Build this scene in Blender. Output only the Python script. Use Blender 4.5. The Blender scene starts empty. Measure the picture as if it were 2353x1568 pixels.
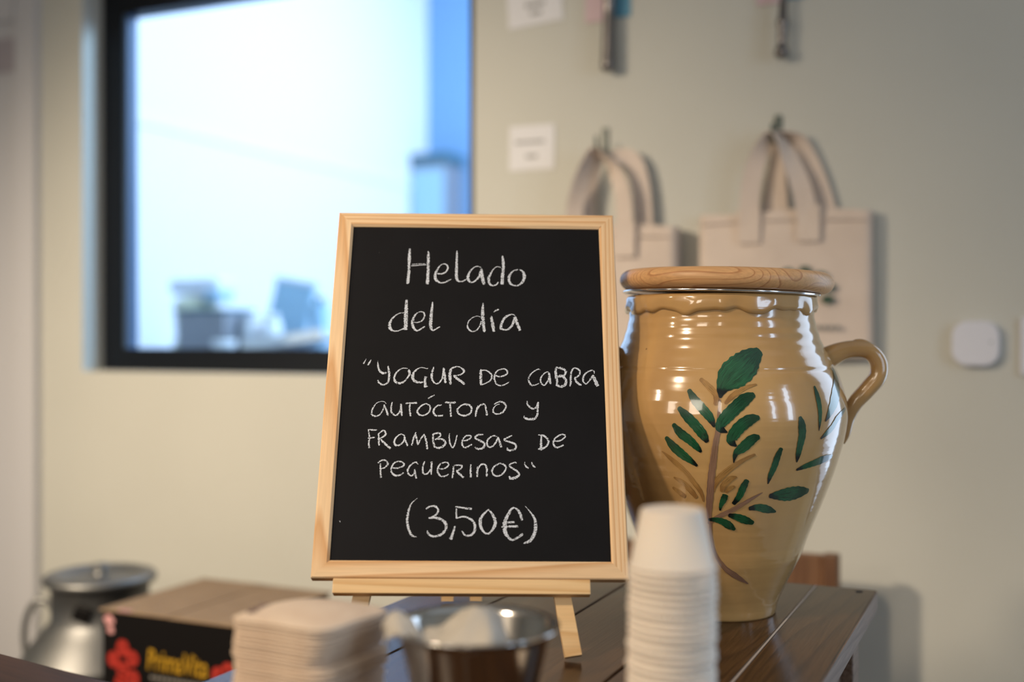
import bpy, bmesh, math, random
from mathutils import Vector, Matrix, Euler
random.seed(7)
S = bpy.context.scene
COL = S.collection
PI = math.pi
R = math.radians

# ------------------------------------------------------------------ camera
cam_d = bpy.data.cameras.new('camera')
cam = bpy.data.objects.new('camera', cam_d)
COL.objects.link(cam)
YAW = R(24.5)
cam.location = (0, 0, 1.10)
cam.rotation_euler = (R(90) - math.atan(9 / 2614.0), 0, YAW)
cam_d.sensor_width = 36.0
cam_d.lens = 2614.0 / 2353.0 * 36.0
cam_d.clip_start = 0.02
cam_d.dof.use_dof = True
cam_d.dof.focus_distance = 1.19
cam_d.dof.aperture_fstop = 1.8
S.camera = cam
FW = Vector((-math.sin(YAW), math.cos(YAW), 0))     # the way the camera looks, level
RT = Vector((math.cos(YAW), math.sin(YAW), 0))

# ------------------------------------------------------------------ world, exposure
w = bpy.data.worlds.new('world'); S.world = w; w.use_nodes = True
bg = w.node_tree.nodes['Background']
bg.inputs[0].default_value = (0.62, 0.76, 1.0, 1); bg.inputs[1].default_value = 1.2
S.view_settings.view_transform = 'Standard'
S.view_settings.look = 'None'
S.view_settings.gamma = 1.0
S.view_settings.use_curve_mapping = False
S.view_settings.exposure = 0.22

# ------------------------------------------------------------------ lights
def area(name, loc, target, sx, sy, col, watt):
    l = bpy.data.lights.new(name, 'AREA'); l.shape = 'RECTANGLE'; l.size = sx; l.size_y = sy
    l.color = col; l.energy = watt
    o = bpy.data.objects.new(name, l); COL.objects.link(o); o.location = loc
    o.rotation_euler = (Vector(target) - Vector(loc)).to_track_quat('-Z', 'Y').to_euler()
    return o
def spot(name, loc, target, deg, blend, rad, col, watt):
    l = bpy.data.lights.new(name, 'SPOT'); l.spot_size = R(deg); l.spot_blend = blend
    l.shadow_soft_size = rad; l.color = col; l.energy = watt
    o = bpy.data.objects.new(name, l); COL.objects.link(o); o.location = loc
    o.rotation_euler = (Vector(target) - Vector(loc)).to_track_quat('-Z', 'Y').to_euler()
    return o
WARM = (1.0, 0.80, 0.58)
COOL = (0.60, 0.78, 1.0)
spot('pendant_spot', (-2.00, -0.30, 1.95), (-1.45, 2.15, 0.58), 70, 1.0, 0.09, (1.0, 0.82, 0.60), 265)
spot('ceiling_spot.001', (-1.35, -0.55, 2.50), (-0.53, 0.97, 0.87), 42, 1.0, 0.09, WARM, 112)
area('shop_window_light', (-2.00, -1.75, 1.90), (-0.4, 1.3, 1.0), 0.50, 0.75, (1.0, 0.86, 0.70), 9)
area('shop_window_light.001', (-0.72, -1.75, 1.90), (-0.4, 1.3, 1.0), 0.62, 0.75, (1.0, 0.86, 0.70), 11)
area('shop_window_light.002', (0.42, -1.75, 1.90), (-0.4, 1.3, 1.0), 0.16, 0.75, (1.0, 0.86, 0.70), 3)
area('side_window_light', (1.63, 0.20, 1.45), (-1.0, 0.6, 1.3), 0.12, 1.10, COOL, 3.2)
area('side_window_light.001', (1.63, 0.82, 1.45), (-1.0, 1.5, 1.3), 0.16, 1.10, COOL, 4.2)
area('back_window_light', (0.75, 2.32, 1.30), (0.3, 0.4, 1.0), 0.85, 1.7, COOL, 8)
area('kitchen_side_light', (-0.02, 3.15, 2.35), (-2.16, 2.19, 1.35), 0.4, 0.5, (0.50, 0.74, 1.0), 58)
area('kitchen_ceiling_light', (-1.6, 4.8, 3.5), (-2.2, 4.8, 0), 2.0, 2.6, (0.70, 0.83, 1.0), 74)
area('kitchen_ceiling_light.001', (-0.8, 5.0, 2.6), (-3.4, 5.0, 1.4), 1.2, 1.4, (0.74, 0.85, 1.0), 42)

# ------------------------------------------------------------------ materials
def ncol(c):
    return (c[0], c[1], c[2], 1)
class M:
    pass
def mat(name, col, rough=0.6, metal=0.0, coat=0.0, spec=0.5, var=None, vscale=8, vstretch=(1, 1, 1),
        bump=0.0, bscale=60, bstretch=(1, 1, 1), alpha=1.0, trans=0.0, sss=0.0, detail=4, coatr=0.05):
    m = bpy.data.materials.new(name); m.use_nodes = True
    nt = m.node_tree; b = nt.nodes['Principled BSDF']
    b.inputs['Base Color'].default_value = ncol(col)
    b.inputs['Roughness'].default_value = rough
    b.inputs['Metallic'].default_value = metal
    b.inputs['Coat Weight'].default_value = coat
    b.inputs['Coat Roughness'].default_value = coatr
    b.inputs['Specular IOR Level'].default_value = spec
    b.inputs['Alpha'].default_value = alpha
    b.inputs['Transmission Weight'].default_value = trans
    if sss:
        b.inputs['Subsurface Weight'].default_value = sss
        b.inputs['Subsurface Radius'].default_value = (0.01, 0.006, 0.004)
        b.inputs['Subsurface Scale'].default_value = 0.3
    tc = nt.nodes.new('ShaderNodeTexCoord')
    if var is not None:
        mp = nt.nodes.new('ShaderNodeMapping'); mp.inputs['Scale'].default_value = vstretch
        nt.links.new(tc.outputs['Object'], mp.inputs[0])
        n = nt.nodes.new('ShaderNodeTexNoise'); n.inputs['Scale'].default_value = vscale
        n.inputs['Detail'].default_value = detail
        nt.links.new(mp.outputs[0], n.inputs[0])
        r = nt.nodes.new('ShaderNodeValToRGB'); r.color_ramp.elements[0].position = 0.35
        r.color_ramp.elements[1].position = 0.65
        r.color_ramp.elements[0].color = ncol(var); r.color_ramp.elements[1].color = ncol(col)
        nt.links.new(n.outputs[0], r.inputs[0]); nt.links.new(r.outputs[0], b.inputs['Base Color'])
    if bump:
        mp = nt.nodes.new('ShaderNodeMapping'); mp.inputs['Scale'].default_value = bstretch
        nt.links.new(tc.outputs['Object'], mp.inputs[0])
        n = nt.nodes.new('ShaderNodeTexNoise'); n.inputs['Scale'].default_value = bscale
        n.inputs['Detail'].default_value = 3
        nt.links.new(mp.outputs[0], n.inputs[0])
        bp = nt.nodes.new('ShaderNodeBump'); bp.inputs['Strength'].default_value = 1.0
        bp.inputs['Distance'].default_value = bump
        nt.links.new(n.outputs[0], bp.inputs['Height']); nt.links.new(bp.outputs[0], b.inputs['Normal'])
    return m
def wood(name, light, dark, rings=60, wob=0.5, rough=0.5, along='X', coat=0.0, fine=0.35, spec=0.4, off=0.0, lo=0.45, hi=0.8):
    """Plank wood: growth lines that run along one object axis, bent by low noise, with fine pores."""
    m = bpy.data.materials.new(name); m.use_nodes = True
    nt = m.node_tree; b = nt.nodes['Principled BSDF']
    b.inputs['Roughness'].default_value = rough; b.inputs['Coat Weight'].default_value = coat
    b.inputs['Coat Roughness'].default_value = 0.12; b.inputs['Specular IOR Level'].default_value = spec
    tc = nt.nodes.new('ShaderNodeTexCoord'); oi = nt.nodes.new('ShaderNodeObjectInfo')
    add = nt.nodes.new('ShaderNodeVectorMath'); add.operation = 'ADD'
    mul = nt.nodes.new('ShaderNodeVectorMath'); mul.operation = 'SCALE'; mul.inputs[3].default_value = 3.0
    cmb = nt.nodes.new('ShaderNodeCombineXYZ')
    for k in range(3): nt.links.new(oi.outputs['Random'], cmb.inputs[k])
    nt.links.new(cmb.outputs[0], mul.inputs[0])
    nt.links.new(tc.outputs['Object'], add.inputs[0]); nt.links.new(mul.outputs[0], add.inputs[1])
    mp = nt.nodes.new('ShaderNodeMapping')
    s = {'X': (0.06, 1, 1), 'Y': (1, 0.06, 1), 'Z': (1, 1, 0.06)}[along]
    mp.inputs['Scale'].default_value = s
    nt.links.new(add.outputs[0], mp.inputs[0])
    n1 = nt.nodes.new('ShaderNodeTexNoise'); n1.inputs['Scale'].default_value = 14; n1.inputs['Detail'].default_value = 1
    nt.links.new(mp.outputs[0], n1.inputs[0])
    # growth lines: triangle of (noise * rings)
    m1 = nt.nodes.new('ShaderNodeMath'); m1.operation = 'MULTIPLY'; m1.inputs[1].default_value = rings * wob
    nt.links.new(n1.outputs[0], m1.inputs[0])
    m2 = nt.nodes.new('ShaderNodeMath'); m2.operation = 'FRACT'; nt.links.new(m1.outputs[0], m2.inputs[0])
    rp = nt.nodes.new('ShaderNodeValToRGB'); e = rp.color_ramp.elements
    e[0].position = 0.0; e[0].color = ncol(light); e[1].position = hi; e[1].color = ncol(dark)
    k = e.new(lo); k.color = ncol([light[i] * 0.8 + dark[i] * 0.2 for i in range(3)])
    k = e.new(min(0.98, hi + 0.15)); k.color = ncol(light)
    nt.links.new(m2.outputs[0], rp.inputs[0])
    mp2 = nt.nodes.new('ShaderNodeMapping'); s2 = {'X': (0.04, 1, 1), 'Y': (1, 0.04, 1), 'Z': (1, 1, 0.04)}[along]
    mp2.inputs['Scale'].default_value = s2
    nt.links.new(add.outputs[0], mp2.inputs[0])
    n2 = nt.nodes.new('ShaderNodeTexNoise'); n2.inputs['Scale'].default_value = 420; n2.inputs['Detail'].default_value = 3
    nt.links.new(mp2.outputs[0], n2.inputs[0])
    mr = nt.nodes.new('ShaderNodeMapRange'); mr.inputs[1].default_value = 0.3; mr.inputs[2].default_value = 0.7
    mr.inputs[3].default_value = 1 - fine; mr.inputs[4].default_value = 1 + fine * 0.3
    nt.links.new(n2.outputs[0], mr.inputs[0])
    mx = nt.nodes.new('ShaderNodeMix'); mx.data_type = 'RGBA'; mx.blend_type = 'MULTIPLY'; mx.inputs[0].default_value = 1
    nt.links.new(rp.outputs[0], mx.inputs[6]); nt.links.new(mr.outputs[0], mx.inputs[7])
    nt.links.new(mx.outputs[2], b.inputs['Base Color'])
    bp = nt.nodes.new('ShaderNodeBump'); bp.inputs['Strength'].default_value = 0.35; bp.inputs['Distance'].default_value = 0.0004
    nt.links.new(n2.outputs[0], bp.inputs['Height']); nt.links.new(bp.outputs[0], b.inputs['Normal'])
    return m
M.wall = mat('painted_wall', (0.565, 0.562, 0.512), 0.75, var=(0.54, 0.537, 0.488), vscale=2.5, bump=0.0006, bscale=180)
M.side = mat('white_lacquer', (0.58, 0.575, 0.60), 0.55)
M.plate = mat('mauve_plate', (0.40, 0.36, 0.39), 0.6)
M.white = mat('white_paint', (0.80, 0.82, 0.84), 0.5)
M.ceil = mat('ceiling_paint', (0.72, 0.70, 0.66), 0.9)
M.floor = mat('floor_tiles', (0.30, 0.26, 0.22), 0.45, var=(0.25, 0.22, 0.19), vscale=3)
M.tile = mat('kitchen_white', (0.80, 0.82, 0.86), 0.35)
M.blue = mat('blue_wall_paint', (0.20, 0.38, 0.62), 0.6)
M.black = mat('black_metal', (0.006, 0.008, 0.012), 0.4, spec=0.2)
M.pine = wood('pine', (0.86, 0.61, 0.36), (0.68, 0.38, 0.17), rings=64, wob=0.42, along='X', fine=0.10, rough=0.55)
M.pine2 = wood('pine_plain', (0.84, 0.58, 0.30), (0.70, 0.42, 0.18), rings=40, wob=0.35, along='X', fine=0.08, rough=0.5)
M.table = wood('dark_stained_wood', (0.085, 0.040, 0.016), (0.045, 0.020, 0.010), rings=30, wob=0.5, along='Y', rough=0.20, fine=0.45, spec=0.13)
M.tedge = wood('worn_wood_edge', (0.20, 0.13, 0.09), (0.12, 0.07, 0.045), rings=30, wob=0.5, along='Y', rough=0.45, fine=0.4)
M.lid = wood('lid_wood', (0.70, 0.40, 0.18), (0.46, 0.21, 0.085), rings=44, wob=0.6, along='X', rough=0.42, fine=0.16, lo=0.75, hi=0.92)
M.chair = wood('chair_wood', (0.20, 0.10, 0.05), (0.13, 0.06, 0.03), rings=30, wob=0.5, along='Z', rough=0.5)
M.darkwood = wood('bench_wood', (0.060, 0.026, 0.016), (0.04, 0.018, 0.011), rings=30, wob=0.5, along='X', rough=0.4, spec=0.2)
M.steel = mat('steel', (0.62, 0.60, 0.57), 0.14, 1.0)
M.steeld = mat('aged_steel', (0.20, 0.185, 0.18), 0.32, 1.0)
M.alu = mat('dull_aluminium', (0.27, 0.27, 0.265), 0.5, 1.0, var=(0.23, 0.23, 0.23), vscale=9, bump=0.0005, bscale=30)
M.wire = mat('wire_metal', (0.75, 0.76, 0.78), 0.12, 1.0)
M.canvas = mat('cotton_canvas', (0.68, 0.575, 0.50), 0.9, var=(0.62, 0.52, 0.45), vscale=14, bump=0.0009, bscale=260)
M.ink = mat('green_ink', (0.035, 0.075, 0.05), 0.8)
M.greyink = mat('grey_ink', (0.22, 0.22, 0.21), 0.8)
M.paper = mat('white_paper', (0.74, 0.74, 0.77), 0.8)
M.pale = mat('white_plastic', (0.66, 0.67, 0.74), 0.4)
M.dot = mat('grey_plastic', (0.30, 0.34, 0.36), 0.4)
M.hook = mat('green_hook', (0.035, 0.06, 0.05), 0.4)
M.pink = mat('pink_card', (0.62, 0.47, 0.52), 0.6)
M.bluec = mat('blue_card', (0.10, 0.30, 0.44), 0.6)
M.kraft = mat('napkin_paper', (0.80, 0.64, 0.49), 0.9, var=(0.72, 0.55, 0.41), vscale=30, vstretch=(1, 1, 8))
M.kraftd = mat('napkin_print', (0.16, 0.11, 0.10), 0.8)
M.cup = mat('cup_paper', (0.84, 0.73, 0.62), 0.7, sss=0.15)
M.crumple = mat('crumpled_paper', (0.52, 0.475, 0.41), 0.7)
M.card = mat('cardboard', (0.29, 0.195, 0.115), 0.85, var=(0.25, 0.165, 0.095), vscale=20)
M.cardk = mat('black_print', (0.006, 0.005, 0.005), 0.4, spec=0.2)
M.red = mat('red_print', (0.42, 0.028, 0.018), 0.5, var=(0.35, 0.02, 0.01), vscale=60)
M.pinkp = mat('pale_red_print', (0.60, 0.30, 0.30), 0.5)
M.yellow = mat('yellow_print', (0.45, 0.25, 0.01), 0.5)
M.greyp = mat('pale_print', (0.25, 0.23, 0.21), 0.5)
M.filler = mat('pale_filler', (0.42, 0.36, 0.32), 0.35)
M.hole = mat('dark_hole', (0.008, 0.006, 0.005), 0.8)
M.kyellow = mat('mixer_enamel', (0.66, 0.66, 0.48), 0.3)
M.kgrey = mat('kitchen_steel', (0.30, 0.31, 0.34), 0.4, 0.3)
M.kblue = mat('pale_blue_plastic', (0.36, 0.56, 0.70), 0.4)
M.kdark = mat('dark_teal_plastic', (0.05, 0.13, 0.17), 0.4)
M.kcount = mat('blue_grey_worktop', (0.07, 0.12, 0.21), 0.3)

def blackboard_mat():
    m = bpy.data.materials.new('slate_paint'); m.use_nodes = True
    nt = m.node_tree; b = nt.nodes['Principled BSDF']; b.inputs['Roughness'].default_value = 0.62
    b.inputs['Specular IOR Level'].default_value = 0.12
    tc = nt.nodes.new('ShaderNodeTexCoord')
    n = nt.nodes.new('ShaderNodeTexNoise'); n.inputs['Scale'].default_value = 7; n.inputs['Detail'].default_value = 4
    nt.links.new(tc.outputs['Object'], n.inputs[0])
    r = nt.nodes.new('ShaderNodeValToRGB'); r.color_ramp.elements[0].position = 0.35; r.color_ramp.elements[1].position = 0.75
    r.color_ramp.elements[0].color = (0.0065, 0.0066, 0.0078, 1); r.color_ramp.elements[1].color = (0.0095, 0.0092, 0.0112, 1)
    nt.links.new(n.outputs[0], r.inputs[0])
    v = nt.nodes.new('ShaderNodeTexVoronoi'); v.inputs['Scale'].default_value = 130
    nt.links.new(tc.outputs['Object'], v.inputs[0])
    lt = nt.nodes.new('ShaderNodeMath'); lt.operation = 'LESS_THAN'; lt.inputs[1].default_value = 0.045
    nt.links.new(v.outputs['Distance'], lt.inputs[0])
    sep = nt.nodes.new('ShaderNodeSeparateColor'); nt.links.new(v.outputs['Color'], sep.inputs[0])
    gt = nt.nodes.new('ShaderNodeMath'); gt.operation = 'GREATER_THAN'; gt.inputs[1].default_value = 0.93
    nt.links.new(sep.outputs[0], gt.inputs[0])
    mm = nt.nodes.new('ShaderNodeMath'); mm.operation = 'MULTIPLY'
    nt.links.new(lt.outputs[0], mm.inputs[0]); nt.links.new(gt.outputs[0], mm.inputs[1])
    m3 = nt.nodes.new('ShaderNodeMath'); m3.operation = 'MULTIPLY'; m3.inputs[1].default_value = 0.35
    nt.links.new(mm.outputs[0], m3.inputs[0])
    mx = nt.nodes.new('ShaderNodeMix'); mx.data_type = 'RGBA'; mx.inputs[7].default_value = (0.4, 0.4, 0.4, 1)
    nt.links.new(m3.outputs[0], mx.inputs[0]); nt.links.new(r.outputs[0], mx.inputs[6])
    nt.links.new(mx.outputs[2], b.inputs['Base Color'])
    return m
M.board = blackboard_mat()

def chalk_mat(name, strength):
    """Chalk: grains sit on the tooth of the paint, thinner towards a stroke's edges (UV y runs across)."""
    m = bpy.data.materials.new(name); m.use_nodes = True
    nt = m.node_tree; b = nt.nodes['Principled BSDF']; b.inputs['Roughness'].default_value = 0.9
    b.inputs['Base Color'].default_value = (0.64, 0.68, 0.75, 1)
    uv = nt.nodes.new('ShaderNodeUVMap'); sp = nt.nodes.new('ShaderNodeSeparateXYZ')
    nt.links.new(uv.outputs[0], sp.inputs[0])
    a = nt.nodes.new('ShaderNodeMath'); a.operation = 'SUBTRACT'; a.inputs[1].default_value = 0.5
    nt.links.new(sp.outputs[1], a.inputs[0])
    ab = nt.nodes.new('ShaderNodeMath'); ab.operation = 'ABSOLUTE'; nt.links.new(a.outputs[0], ab.inputs[0])
    mr = nt.nodes.new('ShaderNodeMapRange'); mr.inputs[1].default_value = 0.30; mr.inputs[2].default_value = 0.5
    mr.inputs[3].default_value = strength; mr.inputs[4].default_value = strength - 0.22
    nt.links.new(ab.outputs[0], mr.inputs[0])
    tc = nt.nodes.new('ShaderNodeTexCoord')
    n = nt.nodes.new('ShaderNodeTexNoise'); n.inputs['Scale'].default_value = 1100; n.inputs['Detail'].default_value = 2
    nt.links.new(tc.outputs['Object'], n.inputs[0])
    lt = nt.nodes.new('ShaderNodeMath'); lt.operation = 'LESS_THAN'
    nt.links.new(n.outputs[0], lt.inputs[0]); nt.links.new(mr.outputs[0], lt.inputs[1])
    nt.links.new(lt.outputs[0], b.inputs['Alpha'])
    return m
M.chalk = chalk_mat('chalk', 0.585)

def glaze_mat():
    m = mat('honey_glaze', (0.60, 0.41, 0.185), 0.16, coat=1.0, coatr=0.04, spec=0.5)
    nt = m.node_tree; b = nt.nodes['Principled BSDF']
    tc = nt.nodes.new('ShaderNodeTexCoord')
    n = nt.nodes.new('ShaderNodeTexNoise'); n.inputs['Scale'].default_value = 9; n.inputs['Detail'].default_value = 5
    mp0 = nt.nodes.new('ShaderNodeMapping'); mp0.inputs['Scale'].default_value = (1, 1, 0.5)
    nt.links.new(tc.outputs['Object'], mp0.inputs[0]); nt.links.new(mp0.outputs[0], n.inputs[0])
    r = nt.nodes.new('ShaderNodeValToRGB'); r.color_ramp.elements[0].position = 0.3; r.color_ramp.elements[1].position = 0.7
    r.color_ramp.elements[0].color = (0.44, 0.25, 0.095, 1); r.color_ramp.elements[1].color = (0.64, 0.395, 0.155, 1)
    nt.links.new(n.outputs[0], r.inputs[0])
    v = nt.nodes.new('ShaderNodeTexVoronoi'); v.inputs['Scale'].default_value = 55
    nt.links.new(tc.outputs['Object'], v.inputs[0])
    lt = nt.nodes.new('ShaderNodeMath'); lt.operation = 'LESS_THAN'; lt.inputs[1].default_value = 0.07
    nt.links.new(v.outputs['Distance'], lt.inputs[0])
    sep = nt.nodes.new('ShaderNodeSeparateColor'); nt.links.new(v.outputs['Color'], sep.inputs[0])
    gt = nt.nodes.new('ShaderNodeMath'); gt.operation = 'GREATER_THAN'; gt.inputs[1].default_value = 0.86
    nt.links.new(sep.outputs[0], gt.inputs[0])
    mm = nt.nodes.new('ShaderNodeMath'); mm.operation = 'MULTIPLY'
    nt.links.new(lt.outputs[0], mm.inputs[0]); nt.links.new(gt.outputs[0], mm.inputs[1])
    m3 = nt.nodes.new('ShaderNodeMath'); m3.operation = 'MULTIPLY'; m3.inputs[1].default_value = 0.6
    nt.links.new(mm.outputs[0], m3.inputs[0])
    mx = nt.nodes.new('ShaderNodeMix'); mx.data_type = 'RGBA'; mx.inputs[7].default_value = (0.12, 0.06, 0.03, 1)
    nt.links.new(m3.outputs[0], mx.inputs[0]); nt.links.new(r.outputs[0], mx.inputs[6])
    nt.links.new(mx.outputs[2], b.inputs['Base Color'])
    # throwing rings and small dimples under the glaze
    mp = nt.nodes.new('ShaderNodeMapping'); mp.inputs['Scale'].default_value = (6, 6, 75)
    nt.links.new(tc.outputs['Object'], mp.inputs[0])
    n2 = nt.nodes.new('ShaderNodeTexNoise'); n2.inputs['Scale'].default_value = 1; n2.inputs['Detail'].default_value = 2
    nt.links.new(mp.outputs[0], n2.inputs[0])
    bp = nt.nodes.new('ShaderNodeBump'); bp.inputs['Strength'].default_value = 1; bp.inputs['Distance'].default_value = 0.0006
    nt.links.new(n2.outputs[0], bp.inputs['Height'])
    nt.links.new(bp.outputs[0], b.inputs['Normal']); nt.links.new(bp.outputs[0], b.inputs['Coat Normal'])
    return m
M.glaze = glaze_mat()

def brush_mat(name, base, mid, tip):
    """Brushed glaze colour: pooled dark at the start of the stroke (UV x), streaky along it."""
    m = mat(name, mid, 0.2, coat=1.0, coatr=0.05)
    nt = m.node_tree; b = nt.nodes['Principled BSDF']
    uv = nt.nodes.new('ShaderNodeUVMap'); sp = nt.nodes.new('ShaderNodeSeparateXYZ'); nt.links.new(uv.outputs[0], sp.inputs[0])
    tc = nt.nodes.new('ShaderNodeTexCoord')
    n = nt.nodes.new('ShaderNodeTexNoise'); n.inputs['Scale'].default_value = 110; n.inputs['Detail'].default_value = 3
    nt.links.new(tc.outputs['Object'], n.inputs[0])
    ad = nt.nodes.new('ShaderNodeMath'); ad.operation = 'MULTIPLY_ADD'; ad.inputs[1].default_value = 0.35
    nt.links.new(n.outputs[0], ad.inputs[0]); nt.links.new(sp.outputs[0], ad.inputs[2])
    r = nt.nodes.new('ShaderNodeValToRGB'); e = r.color_ramp.elements
    e[0].position = 0.30; e[0].color = ncol(base); e[1].position = 1.0; e[1].color = ncol(tip)
    k = e.new(0.42); k.color = ncol([base[i] * 0.25 + mid[i] * 0.75 for i in range(3)])
    k = e.new(0.62); k.color = ncol(mid)
    nt.links.new(ad.outputs[0], r.inputs[0])
    mp = nt.nodes.new('ShaderNodeMapping'); mp.inputs['Scale'].default_value = (1.2, 9, 1); nt.links.new(uv.outputs[0], mp.inputs[0])
    n2 = nt.nodes.new('ShaderNodeTexNoise'); n2.inputs['Scale'].default_value = 3; n2.inputs['Detail'].default_value = 3
    nt.links.new(mp.outputs[0], n2.inputs[0])
    mr = nt.nodes.new('ShaderNodeMapRange'); mr.inputs[1].default_value = 0.35; mr.inputs[2].default_value = 0.65
    mr.inputs[3].default_value = 0.55; mr.inputs[4].default_value = 1.5; nt.links.new(n2.outputs[0], mr.inputs[0])
    mx = nt.nodes.new('ShaderNodeMix'); mx.data_type = 'RGBA'; mx.blend_type = 'MULTIPLY'; mx.inputs[0].default_value = 1
    nt.links.new(r.outputs[0], mx.inputs[6]); nt.links.new(mr.outputs[0], mx.inputs[7])
    nt.links.new(mx.outputs[2], b.inputs['Base Color'])
    return m
M.leaf = brush_mat('green_brush', (0.002, 0.008, 0.009), (0.014, 0.105, 0.042), (0.005, 0.045, 0.020))
M.stem = brush_mat('mauve_brush', (0.24, 0.13, 0.08), (0.30, 0.175, 0.11), (0.24, 0.135, 0.09))
M.ochre = brush_mat('ochre_brush', (0.30, 0.16, 0.05), (0.42, 0.235, 0.075), (0.30, 0.15, 0.045))

def glass_mat():
    m = bpy.data.materials.new('window_glass'); m.use_nodes = True
    nt = m.node_tree; nt.nodes.clear()
    out = nt.nodes.new('ShaderNodeOutputMaterial'); t = nt.nodes.new('ShaderNodeBsdfTransparent')
    g = nt.nodes.new('ShaderNodeBsdfGlossy'); g.inputs['Roughness'].default_value = 0.02
    lw = nt.nodes.new('ShaderNodeLayerWeight'); lw.inputs[0].default_value = 0.5
    pw = nt.nodes.new('ShaderNodeMath'); pw.operation = 'POWER'; pw.inputs[1].default_value = 5.0
    nt.links.new(lw.outputs['Facing'], pw.inputs[0])
    f = nt.nodes.new('ShaderNodeMath'); f.operation = 'MULTIPLY_ADD'; f.inputs[1].default_value = 0.8; f.inputs[2].default_value = 0.02
    nt.links.new(pw.outputs[0], f.inputs[0])
    mx = nt.nodes.new('ShaderNodeMixShader')
    t.inputs[0].default_value = (0.93, 0.97, 1.0, 1)
    nt.links.new(f.outputs[0], mx.inputs[0]); nt.links.new(t.outputs[0], mx.inputs[1]); nt.links.new(g.outputs[0], mx.inputs[2])
    nt.links.new(mx.outputs[0], out.inputs[0])
    return m
M.glass = glass_mat()

# ------------------------------------------------------------------ helpers
def link(name, me, m=None, parent=None, loc=(0, 0, 0), rot=(0, 0, 0), smooth=False):
    o = bpy.data.objects.new(name, me); COL.objects.link(o)
    if m is not None and not me.materials: me.materials.append(m)
    if parent is not None: o.parent = parent
    o.location = loc; o.rotation_euler = rot
    if smooth:
        me.polygons.foreach_set('use_smooth', [True] * len(me.polygons))
    return o
def tag(o, label, cat, group=None, kind=None):
    o['label'] = label; o['category'] = cat
    if group: o['group'] = group
    if kind: o['kind'] = kind
    return o
def thing(name, label, cat, loc=(0, 0, 0), rot=(0, 0, 0), group=None):
    o = bpy.data.objects.new(name, None); COL.objects.link(o); o.empty_display_size = 0.03
    o.location = loc; o.rotation_euler = rot
    return tag(o, label, cat, group)
def struct(o):
    o['kind'] = 'structure'; return o
def mesh(name, v, f):
    me = bpy.data.meshes.new(name); me.from_pydata([tuple(p) for p in v], [], f); me.update(); return me
def fix(me):
    bm = bmesh.new(); bm.from_mesh(me); bmesh.ops.recalc_face_normals(bm, faces=bm.faces); bm.to_mesh(me); bm.free(); return me
def box_me(x0, x1, y0, y1, z0, z1, bev=0.0, seg=2):
    bm = bmesh.new(); bmesh.ops.create_cube(bm, size=1)
    for v in bm.verts:
        v.co = Vector((x0 + (v.co.x + .5) * (x1 - x0), y0 + (v.co.y + .5) * (y1 - y0), z0 + (v.co.z + .5) * (z1 - z0)))
    if bev: bmesh.ops.bevel(bm, geom=list(bm.edges), offset=bev, segments=seg, affect='EDGES', profile=0.5)
    me = bpy.data.meshes.new('box'); bm.to_mesh(me); bm.free(); return me
def box(name, x0, x1, y0, y1, z0, z1, m, parent=None, bev=0.0, seg=2, loc=(0, 0, 0), rot=(0, 0, 0)):
    return link(name, box_me(x0, x1, y0, y1, z0, z1, bev, seg), m, parent, loc, rot)
def boxes_me(bs):
    v = []; f = []
    for (x0, x1, y0, y1, z0, z1) in bs:
        n = len(v)
        v += [(x, y, z) for x in (x0, x1) for y in (y0, y1) for z in (z0, z1)]
        f += [[n + i for i in q] for q in ((0, 1, 3, 2), (4, 6, 7, 5), (0, 4, 5, 1), (2, 3, 7, 6), (0, 2, 6, 4), (1, 5, 7, 3))]
    return mesh('boxes', v, f)
def lathe_me(prof, n=96, close=False):
    """prof: (r, z) from bottom to top."""
    v = []; f = []
    for (r, z) in prof:
        for i in range(n):
            a = 2 * PI * i / n; v.append((r * math.cos(a), r * math.sin(a), z))
    for j in range(len(prof) - 1):
        for i in range(n):
            f.append((j * n + i, j * n + (i + 1) % n, (j + 1) * n + (i + 1) % n, (j + 1) * n + i))
    if prof[0][0] > 1e-5 and not close: f.append(tuple(range(n - 1, -1, -1)))
    if prof[-1][0] > 1e-5 and not close: f.append(tuple((len(prof) - 1) * n + i for i in range(n)))
    me = mesh('lathe', v, f)
    bm = bmesh.new(); bm.from_mesh(me); bmesh.ops.remove_doubles(bm, verts=bm.verts, dist=1e-6)
    bmesh.ops.recalc_face_normals(bm, faces=bm.faces); bm.to_mesh(me); bm.free()
    me.polygons.foreach_set('use_smooth', [len(p.vertices) == 4 for p in me.polygons])
    return me
def catmull(P, k=6):
    P = [tuple(p) for p in P]; out = []
    n = len(P)
    for i in range(n - 1):
        p0 = P[max(0, i - 1)]; p1 = P[i]; p2 = P[i + 1]; p3 = P[min(n - 1, i + 2)]
        for s in range(k):
            t = s / k
            out.append(tuple(0.5 * (2 * b + (c - a) * t + (2 * a - 5 * b + 4 * c - d) * t * t + (-a + 3 * b - 3 * c + d) * t ** 3)
                             for a, b, c, d in zip(p0, p1, p2, p3)))
    out.append(P[-1]); return out
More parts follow.
